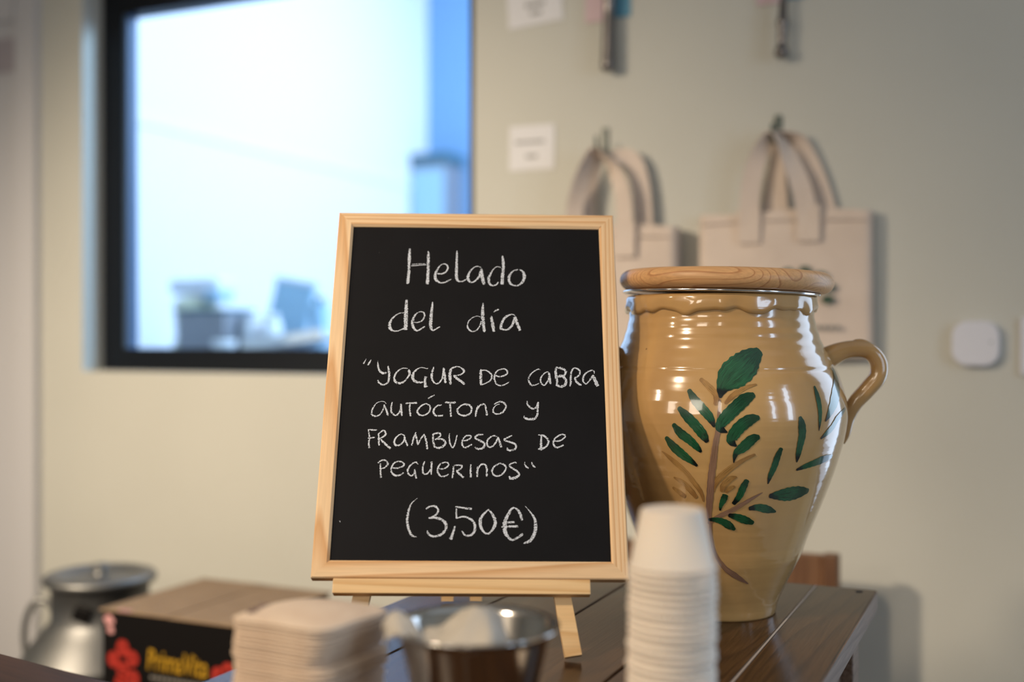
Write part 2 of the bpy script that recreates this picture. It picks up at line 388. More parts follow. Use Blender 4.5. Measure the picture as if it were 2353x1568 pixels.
def tube_me(path, radii, n=14, flat=1.0, k=6):
    P = catmull([tuple(p) + (r,) for p, r in zip(path, radii)], k)
    v = []; f = []; ref = None
    for i, p in enumerate(P):
        a = Vector(P[max(0, i - 1)][:3]); b = Vector(P[min(len(P) - 1, i + 1)][:3]); t = (b - a).normalized()
        if ref is None: ref = t.orthogonal().normalized()
        ref = (ref - t * ref.dot(t)).normalized(); s = t.cross(ref)
        for j in range(n):
            q = 2 * PI * j / n
            v.append(Vector(p[:3]) + (ref * math.cos(q) + s * math.sin(q) * flat) * p[3])
    for i in range(len(P) - 1):
        for j in range(n):
            f.append((i * n + j, i * n + (j + 1) % n, (i + 1) * n + (j + 1) % n, (i + 1) * n + j))
    f.append(tuple(range(n - 1, -1, -1))); f.append(tuple((len(P) - 1) * n + j for j in range(n)))
    me = fix(mesh('tube', v, f)); me.polygons.foreach_set('use_smooth', [len(p.vertices) == 4 for p in me.polygons])
    return me
def ribbon3_me(path, width_dirs, widths, thick=0.002, k=6):
    """A strap: path points, a width direction and a width at each."""
    P = catmull([tuple(p) + tuple(d) + (w_,) for p, d, w_ in zip(path, width_dirs, widths)], k)
    v = []; f = []
    for i, p in enumerate(P):
        a = Vector(P[max(0, i - 1)][:3]); b = Vector(P[min(len(P) - 1, i + 1)][:3]); t = (b - a).normalized()
        d = Vector(p[3:6]); d = (d - t * d.dot(t)).normalized(); nrm = t.cross(d) * thick / 2; c = Vector(p[:3]); h = d * p[6] / 2
        v += [c - h - nrm, c + h - nrm, c + h + nrm, c - h + nrm]
    for i in range(len(P) - 1):
        for j in range(4):
            f.append((i * 4 + j, i * 4 + (j + 1) % 4, (i + 1) * 4 + (j + 1) % 4, (i + 1) * 4 + j))
    f.append((3, 2, 1, 0)); n = (len(P) - 1) * 4; f.append((n, n + 1, n + 2, n + 3))
    return fix(mesh('strap', v, f))
def disc_me(r, t, n=24, rough=0.0):
    v = []; f = []
    rs = [r * (1 + rough * (random.random() - .5)) for _ in range(n)]
    for y in (0, -t):
        for i in range(n):
            a = 2 * PI * i / n; v.append((rs[i] * math.cos(a), y, rs[i] * math.sin(a)))
    f = [tuple(range(n)), tuple(range(2 * n - 1, n - 1, -1))] + [(i, i + n, (i + 1) % n + n, (i + 1) % n) for i in range(n)]
    return fix(mesh('disc', v, f))
def text_me(s, size, shear=0.0, ext=0.0003):
    c = bpy.data.curves.new('txt', 'FONT'); c.body = s; c.size = size; c.shear = shear; c.extrude = ext; c.offset = size * .009; c.resolution_u = 3
    c.align_x = 'CENTER'
    o = bpy.data.objects.new('txt', c); COL.objects.link(o)
    dg = bpy.context.evaluated_depsgraph_get(); me = bpy.data.meshes.new_from_object(o.evaluated_get(dg))
    bpy.data.objects.remove(o); bpy.data.curves.remove(c); return me
LETTERS={'Helado':[[(-740,3729,26),(-741,3638,37),(-742,3538,36),(-739,3472,31),(-739,3423,36),(-745,3325,36),(-748,3281,28)],[(-716,3509,10),(-644,3516,11),(-551,3526,11)],[(-709,3529,7),(-631,3536,9),(-552,3536,7)],[(-533,3700,12),(-530,3640,30),(-528,3516,34),(-527,3393,37),(-530,3279,40)],[(-423,3413,16),(-369,3413,19),(-323,3444,20),(-310,3494,20),(-329,3531,16),(-365,3536,11),(-400,3509,16),(-431,3451,26),(-447,3386,34),(-431,3329,33),(-387,3299,21),(-337,3304,17),(-295,3330,17),(-267,3344,6)],[(-213,3709,10),(-211,3644,24),(-212,3520,32),(-212,3413,36),(-207,3348,37),(-174,3316,19),(-138,3322,17),(-107,3342,16)],[(66,3490,11),(37,3506,10),(9,3510,11),(-27,3489,13),(-69,3431,24),(-84,3365,36),(-71,3325,29),(-35,3307,16),(4,3334,19),(39,3383,29),(63,3457,36)],[(63,3482,22),(67,3416,43),(79,3351,41),(97,3282,36)],[(282,3497,10),(246,3509,10),(210,3492,10),(174,3434,21),(146,3360,34),(154,3295,31),(190,3269,17),(233,3284,19),(254,3320,10)],[(294,3652,13),(306,3567,35),(305,3485,37),(300,3402,40),(294,3284,43)],[(450,3457,10),(457,3472,10),(425,3461,13),(389,3420,26),(369,3362,31),(386,3297,29),(432,3272,17),(475,3276,19),(518,3315,29),(540,3381,39),(529,3438,32),(497,3469,16),(457,3474,10)]],'del día':[[(-774,2921,10),(-813,2919,10),(-861,2889,14),(-900,2841,22),(-920,2786,33),(-909,2724,35),(-873,2701,18),(-817,2705,15),(-763,2733,21)],[(-748,3084,25),(-750,3009,39),(-750,2890,46),(-748,2788,46),(-745,2714,40)],[(-658,2808,8),(-619,2806,13),(-578,2825,17),(-548,2876,18),(-553,2920,17),(-585,2937,11),(-624,2923,13),(-657,2883,24),(-676,2820,31),(-670,2765,31),(-644,2719,28),(-616,2707,20),(-581,2727,18),(-539,2759,15)],[(-465,3059,14),(-469,2988,28),(-474,2893,36),(-477,2798,39),(-469,2732,33),(-445,2713,18),(-414,2733,18),(-376,2756,13)],[(62,2879,8),(23,2890,7),(-25,2870,10),(-67,2826,14),(-80,2771,18),(-61,2725,20),(-23,2703,15),(19,2718,15),(53,2765,15),(70,2828,15)],[(88,3050,17),(84,2970,32),(85,2891,39),(93,2804,39),(104,2734,36),(102,2697,24)],[(182,2893,15),(182,2860,32),(193,2798,36),(204,2735,36),(208,2702,29)],[(204,2941,7),(230,2962,20),(260,2975,16)],[(438,2898,15),(410,2916,13),(361,2902,24),(319,2862,28),(291,2799,31),(284,2748,35),(312,2727,21),(354,2729,22),(396,2768,28),(421,2823,31),(431,2879,28)],[(438,2887,25),(449,2839,37),(473,2769,36),(491,2718,34)]],'YOGUR':[[(-1149,2368,5),(-1165,2333,14),(-1178,2308,17)],[(-1097,2356,10),(-1113,2325,19),(-1129,2290,18)],[(-1025,2344,5),(-1022,2297,17),(-1010,2247,25),(-983,2210,29),(-954,2199,28),(-926,2208,14)],[(-918,2289,15),(-908,2248,25),(-898,2192,29),(-898,2130,26),(-914,2087,19),(-953,2065,19),(-987,2080,25),(-1012,2105,20),(-1011,2123,6)],[(-704,2256,10),(-741,2261,12),(-780,2249,15),(-818,2212,19),(-841,2162,25),(-834,2112,29),(-796,2085,28),(-751,2095,25),(-713,2132,18),(-684,2188,26),(-689,2232,32),(-686,2247,9)],[(-488,2265,6),(-502,2257,10),(-542,2269,10),(-582,2263,12),(-621,2232,23),(-647,2188,32),(-642,2133,34),(-610,2105,33),(-570,2096,25),(-537,2102,20)],[(-508,2165,33),(-516,2128,29),(-514,2084,33),(-502,2041,43)],[(-428,2278,13),(-439,2234,25),(-446,2184,28),(-441,2135,25),(-418,2095,18),(-389,2083,15),(-361,2101,19),(-334,2148,19),(-326,2204,22),(-325,2269,17)],[(-322,2266,19),(-313,2204,27),(-306,2148,29),(-299,2091,28)],[(-247,2255,28),(-254,2205,36),(-252,2136,34),(-243,2075,28)],[(-249,2251,17),(-218,2274,22),(-167,2283,14),(-127,2262,20),(-104,2231,25),(-126,2200,18),(-171,2182,15),(-216,2180,11)],[(-216,2179,23),(-176,2143,31),(-135,2113,32),(-95,2077,25)]],'DE CABRA':[[(73,2256,13),(73,2222,29),(74,2160,33),(76,2099,30),(74,2071,14)],[(62,2236,13),(115,2246,15),(166,2219,19),(191,2175,23),(173,2123,18),(130,2096,16),(83,2075,14)],[(223,2192,13),(254,2174,18),(298,2175,20),(342,2197,21),(355,2231,19),(329,2261,16),(291,2258,15),(247,2237,18),(224,2196,20),(218,2148,21),(236,2093,19),(273,2068,16),(323,2077,15),(361,2101,13),(378,2112,5)],[(706,2255,8),(681,2262,14),(637,2234,15),(593,2186,19),(580,2144,20),(592,2097,24),(617,2073,21),(654,2080,14),(692,2098,9)],[(794,2229,11),(769,2228,13),(731,2194,16),(708,2146,20),(717,2098,20),(742,2074,15),(767,2098,19),(793,2139,23),(800,2187,23)],[(797,2222,23),(803,2174,28),(805,2126,28),(817,2092,21)],[(880,2292,19),(869,2236,28),(875,2168,31),(883,2120,25),(876,2072,25)],[(880,2285,21),(927,2275,28),(967,2256,28),(977,2227,28),(957,2192,23),(906,2188,31)],[(887,2175,28),(938,2181,31),(973,2145,31),(975,2100,31),(948,2067,33),(904,2065,31),(870,2086,25)],[(1053,2273,21),(1034,2217,23),(1028,2155,23),(1027,2101,24),(1017,2065,11)],[(1053,2274,19),(1084,2278,15),(1122,2252,25),(1127,2211,21),(1101,2180,18),(1069,2164,15)],[(1069,2163,19),(1087,2122,28),(1111,2095,30),(1142,2080,14)],[(1283,2213,10),(1276,2246,13),(1248,2252,16),(1196,2226,20),(1164,2177,21),(1159,2129,23),(1183,2095,15),(1219,2123,16),(1251,2171,23),(1271,2199,19)],[(1265,2199,23),(1282,2151,38),(1300,2103,43),(1314,2070,36)]],'AUTÓCTONO Y':[[(-913,1849,7),(-931,1871,8),(-973,1875,7),(-1021,1848,12),(-1055,1780,17),(-1056,1727,20),(-1014,1708,20),(-973,1728,15),(-943,1781,15),(-933,1835,13)],[(-934,1840,18),(-910,1782,23),(-886,1715,25)],[(-850,1870,12),(-858,1818,18),(-853,1755,21),(-808,1718,20),(-776,1747,20),(-757,1792,22),(-758,1850,23)],[(-758,1846,22),(-753,1783,25),(-743,1713,20)],[(-710,1855,17),(-648,1859,22),(-589,1863,22)],[(-664,1847,17),(-664,1784,22),(-651,1711,20)],[(-465,1835,15),(-494,1853,17),(-539,1834,18),(-583,1776,22),(-569,1735,21),(-519,1721,17),(-470,1750,20),(-449,1804,22),(-465,1844,15)],[(-476,1911,17),(-443,1934,18),(-409,1954,10)],[(-332,1842,17),(-382,1827,20),(-417,1772,23),(-395,1724,23),(-353,1718,20),(-314,1724,23)],[(-300,1872,22),(-241,1866,27),(-185,1871,25)],[(-245,1850,22),(-238,1787,23),(-232,1709,20)],[(-62,1838,25),(-75,1852,22),(-124,1838,17),(-167,1788,23),(-147,1739,22),(-89,1722,22),(-36,1745,22),(-17,1798,22),(-41,1841,22),(-83,1849,20)],[(50,1835,20),(34,1781,23),(23,1711,20)],[(30,1772,17),(67,1835,22),(115,1851,20),(134,1791,23),(143,1724,25)],[(275,1855,10),(241,1844,10),(208,1800,17),(213,1760,22),(250,1743,18),(308,1765,22),(341,1824,22),(324,1866,22),(274,1884,18),(216,1852,13)],[(564,1893,12),(570,1848,20),(616,1808,22),(657,1822,20),(679,1876,20)],[(681,1884,17),(675,1804,23),(665,1724,25),(631,1692,28),(573,1689,30),(536,1705,23),(532,1727,8)]],'FRAMBUESAS DE':[[(-1082,1554,13),(-1068,1478,17),(-1071,1407,19),(-1061,1356,21)],[(-1088,1557,13),(-1039,1555,19),(-989,1554,17)],[(-1083,1464,11),(-1044,1468,17),(-1011,1473,11)],[(-975,1519,15),(-972,1458,21),(-961,1384,19)],[(-975,1514,15),(-924,1550,19),(-901,1510,23),(-935,1474,17),(-967,1460,15)],[(-957,1458,21),(-907,1408,25),(-843,1350,25)],[(-702,1491,17),(-741,1511,13),(-787,1480,17),(-809,1429,21),(-793,1389,23),(-746,1394,19),(-710,1440,19),(-706,1481,17)],[(-707,1491,17),(-690,1430,21),(-669,1382,21)],[(-589,1533,13),(-611,1471,19),(-627,1387,19)],[(-593,1512,19),(-577,1451,23),(-563,1393,19)],[(-564,1399,15),(-534,1462,19),(-503,1515,15)],[(-505,1508,19),(-481,1442,23),(-467,1347,21)],[(-412,1519,15),(-410,1453,23),(-394,1374,23)],[(-412,1514,17),(-351,1526,23),(-336,1499,19),(-368,1463,19),(-391,1453,17)],[(-387,1458,17),(-320,1458,23),(-281,1423,23),(-308,1377,27),(-355,1362,23),(-399,1377,19)],[(-241,1523,11),(-242,1464,19),(-228,1393,19),(-204,1366,15),(-181,1414,17),(-164,1505,15)],[(-110,1445,13),(-63,1447,19),(-20,1476,19),(-27,1498,17),(-73,1496,17),(-108,1445,19),(-104,1389,21),(-71,1369,19),(-7,1405,17)],[(110,1513,15),(51,1507,21),(24,1476,21),(71,1446,23),(119,1416,25),(110,1371,27),(62,1353,25),(22,1373,15)],[(251,1494,15),(204,1498,17),(156,1457,21),(152,1396,21),(186,1374,21),(233,1417,21),(261,1478,21)],[(261,1489,19),(276,1438,25),(295,1373,27)],[(406,1505,11),(376,1489,17),(325,1459,21),(376,1434,23),(438,1409,25),(442,1363,23),(395,1340,23),(362,1347,23),(357,1376,10)],[(710,1502,15),(705,1441,25),(704,1370,29),(685,1355,21)],[(677,1512,15),(739,1503,23),(781,1452,23),(766,1396,23),(709,1355,23),(675,1360,15)],[(843,1447,13),(891,1448,19),(949,1484,19),(954,1513,19),(916,1519,17),(853,1478,19),(833,1422,21),(856,1380,23),(890,1380,19),(938,1405,17)]],'PEGUERINOS':[[(-938,1190,15),(-936,1122,18),(-926,1037,21)],[(-964,1193,14),(-932,1222,17),(-887,1222,18),(-864,1186,20),(-891,1146,17),(-931,1134,12)],[(-812,1143,12),(-770,1139,18),(-711,1160,18),(-698,1189,17),(-743,1213,17),(-795,1199,17),(-823,1147,18),(-821,1095,20),(-778,1060,21),(-729,1068,16),(-697,1091,17)],[(-555,1181,11),(-577,1206,17),(-621,1184,18),(-658,1124,20),(-647,1077,19),(-617,1061,18),(-591,1085,18),(-585,1129,18)],[(-585,1125,17),(-576,1069,19),(-567,1030,19)],[(-488,1215,15),(-504,1157,18),(-501,1094,20),(-471,1077,18),(-438,1106,18),(-417,1150,20),(-419,1214,23)],[(-418,1182,21),(-418,1126,21),(-416,1072,15)],[(-337,1139,14),(-296,1135,17),(-252,1163,18),(-246,1193,17),(-275,1207,15),(-328,1186,17),(-354,1126,20),(-336,1071,21),(-298,1054,18),(-264,1064,17),(-240,1080,12)],[(-191,1167,17),(-194,1104,20),(-202,1038,19)],[(-191,1171,14),(-139,1177,17),(-107,1170,18),(-119,1139,18),(-164,1114,18)],[(-160,1112,21),(-129,1081,26),(-86,1043,23)],[(-15,1186,14),(-17,1121,20),(-14,1046,23)],[(58,1163,26),(51,1106,23),(52,1050,17)],[(54,1130,15),(87,1182,21),(125,1186,20),(148,1146,23),(148,1057,20)],[(254,1183,17),(223,1163,20),(201,1115,21),(224,1071,20),(269,1064,20),(314,1092,21),(344,1148,20),(321,1186,20),(276,1197,17),(246,1179,17)],[(454,1204,15),(427,1210,17),(383,1184,18),(397,1156,21),(450,1121,24),(478,1077,27),(435,1045,32),(390,1041,33),(375,1062,17)],[(535,1217,5),(541,1177,18),(574,1146,18)],[(607,1215,11),(616,1182,21),(646,1158,14)]],'(3,50€)':[[(-547,824,2),(-603,770,13),(-629,699,23),(-641,612,28),(-632,532,27),(-604,459,26),(-577,430,22),(-541,422,6)],[(-458,710,17),(-420,735,19),(-368,738,23),(-338,711,22),(-343,667,22),(-378,634,22),(-429,614,14)],[(-429,616,19),(-365,620,26),(-300,601,30),(-257,561,32),(-255,508,28),(-289,455,27),(-346,431,24),(-397,431,24),(-430,461,22),(-439,487,12)],[(-164,535,17),(-180,469,26),(-204,398,33)],[(-164,736,17),(-109,728,19),(-50,720,22),(3,714,22)],[(-151,722,16),(-153,669,18),(-148,612,18)],[(-151,615,13),(-87,632,19),(-29,619,22),(17,583,26),(37,530,28),(25,470,26),(-19,437,21),(-64,446,21),(-92,488,14)],[(168,708,13),(132,670,23),(94,617,32),(88,563,35),(105,504,28),(141,464,19),(173,461,18),(211,498,23),(237,558,35),(230,618,31),(197,678,23),(164,710,13)],[(505,598,25),(495,646,30),(469,700,25),(430,728,19),(398,713,26),(372,665,32),(343,605,41),(334,538,44),(340,472,41),(373,420,28),(411,397,22),(463,420,24),(514,460,27)],[(311,570,17),(372,576,21),(432,579,21)],[(301,527,14),(385,535,23),(468,536,27)],[(538,747,5),(593,680,16),(631,620,26),(643,540,35),(633,474,35),(604,408,36),(572,381,32),(520,363,12)]]}
PAINT=[('leaf',[(-1,2501,21),(18,2604,136),(80,2715,287),(185,2826,294),(269,2916,211),(360,2990,75)]),('leaf',[(-42,2201,21),(-75,2301,86),(-132,2394,97),(-192,2487,86),(-241,2586,39)]),('leaf',[(-94,2041,37),(-125,2118,97),(-176,2212,105),(-245,2311,97),(-311,2399,39)]),('leaf',[(-142,1935,24),(-173,1986,67),(-226,2059,91),(-295,2132,97),(-349,2226,39)]),('leaf',[(-178,1785,24),(-228,1840,64),(-290,1902,97),(-359,1986,97),(-414,2083,39)]),('leaf',[(51,2149,13),(3,2186,86),(6,2239,107),(40,2303,129),(107,2398,134),(185,2492,124),(257,2539,47)]),('leaf',[(120,2003,13),(82,2053,86),(92,2112,118),(143,2209,129),(218,2283,113),(285,2303,39)]),('leaf',[(102,1825,6),(117,1929,60),(170,1994,107),(237,2080,102),(290,2101,39)]),('leaf',[(632,1818,11),(631,1893,62),(634,1992,81),(642,2111,95),(629,2219,91),(611,2306,32)]),('leaf',[(397,1596,11),(407,1683,54),(431,1782,71),(447,1891,71),(470,1983,41)]),('leaf',[(643,1735,21),(721,1765,54),(810,1791,71),(937,1823,86),(1091,1844,39)]),('leaf',[(811,2142,6),(813,2241,43),(819,2370,64),(816,2499,71),(805,2615,26)]),('leaf',[(878,2239,15),(943,2330,85),(1055,2476,151),(1190,2640,136),(1267,2793,60)]),('leaf',[(844,2056,17),(904,2104,54),(978,2164,75),(1073,2267,67),(1260,2356,26)]),('leaf',[(426,1463,39),(516,1470,107),(621,1474,153),(737,1482,134),(859,1487,43)]),('leaf',[(255,1328,39),(338,1341,75),(431,1315,84),(528,1281,17)]),('leaf',[(74,1256,37),(156,1234,75),(236,1199,84),(321,1163,37)]),('leaf',[(-110,1197,28),(-44,1200,54),(24,1180,73),(83,1140,84),(145,1089,24)]),('leaf',[(112,1377,39),(161,1463,67),(190,1564,75),(218,1648,47)]),('leaf',[(-1,1304,17),(6,1358,39),(30,1427,67),(45,1486,56)]),('stem',[(-1,2491,15),(-8,2386,28),(-12,2196,49),(-35,2024,58),(-52,1848,69),(-70,1682,73),(-82,1513,75),(-97,1342,64),(-103,1169,32)]),('stem',[(-89,1194,33),(-92,998,30),(-57,818,36),(49,656,54),(197,554,60),(382,454,12)]),('stem',[(-114,1151,37),(-5,1243,47),(96,1303,49),(202,1383,43),(305,1462,26),(363,1505,6)]),('ochre',[(-157,2698,36),(-86,2618,60),(-31,2530,60),(-35,2427,39)]),('ochre',[(280,2642,18),(188,2605,42),(98,2531,54),(33,2443,27)]),('ochre',[(266,1918,26),(184,1863,39),(99,1786,54),(28,1707,64),(-21,1639,64),(-54,1560,47),(-48,1509,9)]),('ochre',[(-459,1925,13),(-373,1830,54),(-286,1725,54),(-217,1607,54),(-162,1498,43),(-145,1397,17)]),('ochre',[(-387,1648,17),(-314,1600,54),(-250,1515,64),(-202,1433,39)]),('ochre',[(-410,1537,26),(-355,1484,54),(-302,1442,39)]),('ochre',[(133,1678,15),(78,1653,64),(29,1585,64),(14,1511,37)]),('ochre',[(121,1575,17),(80,1552,47),(45,1504,21)])]

# ================================================================== the room
YW = 2.15                                   # face of the back wall
XL, XR, YF, ZC = -3.60, 1.62, -1.85, 2.75
WX0, WX1, WZ0, WZ1 = -2.163, -1.067, 1.015, 1.985      # window opening to the kitchen
struct(box('floor', XL - .2, XR + .2, YF - .2, YW, -0.10, 0.0, M.floor))
struct(box('ceiling', XL - .2, XR + .2, YF - .2, YW, ZC, ZC + .1, M.ceil))
RX0, RX1, RZ0, RZ1 = 0.30, 1.22, 0.35, 2.15            # bright opening further right, out of view
T = 0.14
wb = struct(link('wall_back', boxes_me([
    (XL - .2, WX0, YW, YW + T, 0, ZC), (WX0, WX1, YW, YW + T, 0, WZ0), (WX0, WX1, YW, YW + T, WZ1, ZC),
    (WX1, RX0, YW, YW + T, 0, ZC), (RX0, RX1, YW, YW + T, 0, RZ0), (RX0, RX1, YW, YW + T, RZ1, ZC), (RX1, XR + .2, YW, YW + T, 0, ZC)]), M.wall))
struct(link('wall_left', boxes_me([(XL - .12, XL, YF, YW, 0, ZC)]), M.wall))
struct(link('wall_right', boxes_me([(XR, XR + .12, YF, 0.05, 0, ZC), (XR, XR + .12, 1.0, YW, 0, ZC), (XR, XR + .12, 0.35, 0.66, 0, ZC),
    (XR, XR + .12, 0.05, 0.35, 0, 0.85), (XR, XR + .12, 0.05, 0.35, 2.05, ZC), (XR, XR + .12, 0.66, 1.0, 0, 0.85), (XR, XR + .12, 0.66, 1.0, 2.05, ZC)]), M.wall))
struct(link('wall_front', boxes_me([(XL, XR, YF - .1, YF, 0, ZC)]), M.wall))
# white door beside the kitchen window: its edge fills the strip at the left of the view
d1 = struct(box('door_1', -3.17, -2.376, YW - .010, YW - .001, 0.02, 2.30, M.side, bev=.002))
box('door_panel', -3.10, -2.378, YW - .022, YW - .010, 1.915, 2.26, M.side, d1, bev=.003)
box('door_plate', -3.10, -2.380, YW - .016, YW - .010, 1.786, 1.872, M.plate, d1, bev=.001)
struct(link('trim_1', boxes_me([(-2.372, -2.303, YW - .022, YW, 0, 2.372), (-3.24, -3.174, YW - .022, YW, 0, 2.372), (-3.174, -2.372, YW - .022, YW, 2.304, 2.372)]), M.side))

# window to the kitchen: black frame set back in the opening, one pane
w1 = struct(link('window_1', boxes_me([
    (WX0, WX0 + .066, YW + .068, YW + .118, WZ0, WZ1), (WX1 - .045, WX1, YW + .068, YW + .118, WZ0, WZ1),
    (WX0 + .066, WX1 - .045, YW + .068, YW + .118, WZ0, WZ0 + .057), (WX0 + .066, WX1 - .045, YW + .068, YW + .118, WZ1 - .066, WZ1)]), M.black))
box('pane', WX0 + .066, WX1 - .045, YW + .09, YW + .096, WZ0 + .057, WZ1 - .066, M.glass, w1)
box('window_bead', WX0 + .066, WX0 + .078, YW + .075, YW + .110, WZ0 + .057, WZ1 - .066, M.kcount, w1)
w2 = struct(link('window_2', boxes_me([
    (RX0, RX0 + .05, YW + .05, YW + .10, RZ0, RZ1), (RX1 - .05, RX1, YW + .05, YW + .10, RZ0, RZ1),
    (RX0 + .05, RX1 - .05, YW + .05, YW + .10, RZ0, RZ0 + .05), (RX0 + .05, RX1 - .05, YW + .05, YW + .10, RZ1 - .05, RZ1)]), M.black))

# ---- the kitchen behind the pane
KX0, KX1, KY0, KY1, KH = -3.40, 0.15, YW + T, 6.2, 3.6
struct(box('wall_kitchen_left', KX0 - .1, KX0, KY0, KY1, 0, KH, M.tile))
struct(box('trim_2', KX0, KX0 + .012, KY0, KY1, 1.995, 2.025, M.white))
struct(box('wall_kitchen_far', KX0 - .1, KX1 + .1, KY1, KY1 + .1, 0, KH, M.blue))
struct(box('wall_kitchen_right', KX1, KX1 + .1, KY0, KY1, 0, KH, M.tile))
struct(box('ceiling_kitchen', KX0 - .1, KX1 + .1, KY0, KY1 + .1, KH, KH + .1, M.tile))
struct(box('floor_kitchen', KX0 - .1, KX1 + .1, KY0, KY1 + .1, -.1, 0, M.tile))
struct(box('wall_kitchen_lintel', KX0 - .1, KX1 + .1, KY0 - .005, KY0, ZC, KH, M.tile))

def kthing(name, label, cat, x, y, z, rz=0):
    return thing(name, label, cat, (x, y, z), (0, 0, rz))
kc = kthing('kitchen_counter', 'blue-grey kitchen worktop seen along the foot of the window', 'counter', -2.3, 3.45, 0)
box('worktop', -1.05, 1.6, -.42, .42, 1.000, 1.040, M.kcount, kc, bev=.004)
box('cabinet_body', -1.02, 1.57, -.38, .40, 0.05, 1.000, M.kgrey, kc)
for i in range(4):
    box('cabinet_door', -1.0 + i * .65, -.37 + i * .65, -.40, -.382, 0.08, 0.98, M.kgrey, kc, bev=.003)
ZT = 1.040
mx = kthing('food_mixer', 'pale yellow food mixer standing behind the window, blurred', 'mixer', -2.92, 3.48, ZT)
link('mixer_body', lathe_me([(.085, 0), (.09, .02), (.075, .06), (.082, .14), (.088, .19), (.06, .215), (0, .22)], 32), M.kyellow, mx)
box('mixer_head', -.09, .15, -.06, .06, .225, .285, M.tile, mx, bev=.02, seg=3)
box('mixer_switch', .10, .16, -.075, .02, .195, .235, M.kblue, mx, bev=.006)
cb = kthing('steel_container', 'grey steel container in front of the yellow mixer', 'container', -2.60, 3.20, ZT)
link('container_body', boxes_me([(-.10, .10, -.08, .08, 0, .145)]), M.kgrey, cb)
box('container_rim', -.106, .106, -.086, .086, .143, .156, M.kdark, cb, bev=.003)
bw = kthing('small_bowl', 'small shiny white bowl at the foot of the steel container', 'bowl', -2.463, 3.075, ZT)
link('bowl_body', lathe_me([(.018, 0), (.032, .012), (.040, .035), (.041, .050), (.036, .050), (.034, .035), (0, .012)], 32), M.white, bw)
for i, (x, lab) in enumerate(((-2.46, 'white storage jar nearest the steel container'), (-2.375, 'white storage jar just left of the white tray'))):
    j = kthing('storage_jar', lab, 'jar', x, 3.22, ZT)
    link('jar_body', lathe_me([(.030, 0), (.034, .01), (.036, .08), (.030, .112), (.022, .122)], 32), M.white, j)
    link('jar_lid', lathe_me([(.026, .122), (.026, .138), (0, .142)], 32), M.tile, j)
pn = kthing('leaning_panel', 'pale blue plastic panel leaning behind the white jars', 'panel', -2.57, 3.55, ZT + .022, R(0))
link('panel_body', box_me(-.09, .09, -.012, .012, 0, .25, .008), M.kblue, pn, rot=(R(-9), R(9), 0))
link('panel_rim', box_me(-.095, .095, -.016, .016, .245, .262, .004), M.tile, pn, rot=(R(-9), R(9), 0))
pm = kthing('upright_carton', 'narrow blue-grey carton at the right of the leaning panel', 'carton', -2.355, 3.48, ZT)
box('carton_body', -.022, .022, -.035, .035, 0, .18, M.kblue, pm, bev=.003)
box('carton_cap', -.012, .012, -.015, .015, .18, .205, M.kdark, pm, bev=.003)
tr = kthing('white_tray', 'white tray sloping across the worktop behind the board', 'tray', -2.13, 3.05, ZT + .036)
link('tray_base', box_me(-.16, .16, -.12, .12, 0, .008, .003), M.white, tr, rot=(0, R(-7), 0))
link('tray_lip', boxes_me([(-.16, .16, -.12, -.112, .006, .030), (-.16, .16, .112, .12, .006, .030), (-.16, -.152, -.12, .12, .006, .030)]), M.white, tr, rot=(0, R(-7), 0))
sp = kthing('kitchen_scoop', 'dark teal scoop lying above the white tray', 'scoop', -2.37, 3.36, ZT)
link('scoop_bowl', lathe_me([(0, 0), (.035, .01), (.045, .035), (.041, .035), (.031, .014), (0, .006)], 24), M.kdark, sp)
link('scoop_handle', tube_me([(.03, 0, .03), (.08, 0, .045), (.14, 0, .05)], [.008, .009, .007], 8), M.kdark, sp)
tp = kthing('small_tap', 'small dark tap at the left end of the worktop', 'tap', -3.07, 3.25, ZT)
link('tap_stem', lathe_me([(.018, 0), (.018, .01), (.010, .014), (.010, .06), (0, .064)], 20), M.kdark, tp)
link('tap_spout', tube_me([(0, 0, .05), (.03, 0, .062), (.06, 0, .045)], [.007, .007, .006], 8), M.kdark, tp)
nb = kthing('tall_cabinet', 'tall dark-topped cabinet on the far blue kitchen wall', 'cabinet', -3.185, 6.18, 0)
box('cabinet_frame', -.215, .03, -.20, .02, 1.10, 2.15, M.kgrey, nb, bev=.005)
box('cabinet_top', -.22, .04, -.205, .02, 2.13, 2.20, M.kdark, nb, bev=.005)
box('cabinet_door', -.20, .015, -.212, -.20, 1.12, 2.10, M.kblue, nb, bev=.003)

# ================================================================== main table
ZT0 = 0.787
tb = thing('wooden_table', 'dark brown plank table carrying the chalkboard and the glazed jar', 'table', (-.428, .90, 0))
edges = [-.683, -.5756, -.467, -.351, -.246, -.1727]
tops = []
for i in range(5):
    a = edges[i] + .428 + (0 if i == 0 else .0011); b = edges[i + 1] + .428 - (0 if i == 4 else .0011)
    tops.append(box('plank', a, b, -.56, .565, ZT0 - .025, ZT0, M.table, tb, bev=.0012, seg=1))
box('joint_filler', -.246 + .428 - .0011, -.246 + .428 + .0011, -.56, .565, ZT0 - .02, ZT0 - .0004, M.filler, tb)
box('edge_strip', .2553, .2565, -.558, .563, ZT0 - .0245, ZT0 - .0012, M.tedge, tb)['label'] = 'paler worn side edge of the table top'
for (x, y) in ((.215, .505), (-.215, .505), (.215, -.50), (-.215, -.50)):
    box('leg', x - .024, x + .024, y - .024, y + .024, 0, ZT0 - .025, M.tedge, tb, bev=.002)
for sx in (-1, 1): box('apron', sx * .215 - .010, sx * .215 + .010, -.476, .481, ZT0 - .110, ZT0 - .025, M.tedge, tb)
for y in (-.50, .505): box('apron', -.191, .191, y - .010, y + .010, ZT0 - .110, ZT0 - .025, M.tedge, tb)
link('screw_hole', lathe_me([(.0045, 0), (.0045, .0004)], 16), M.hole, tb, loc=(.237, .548, ZT0))

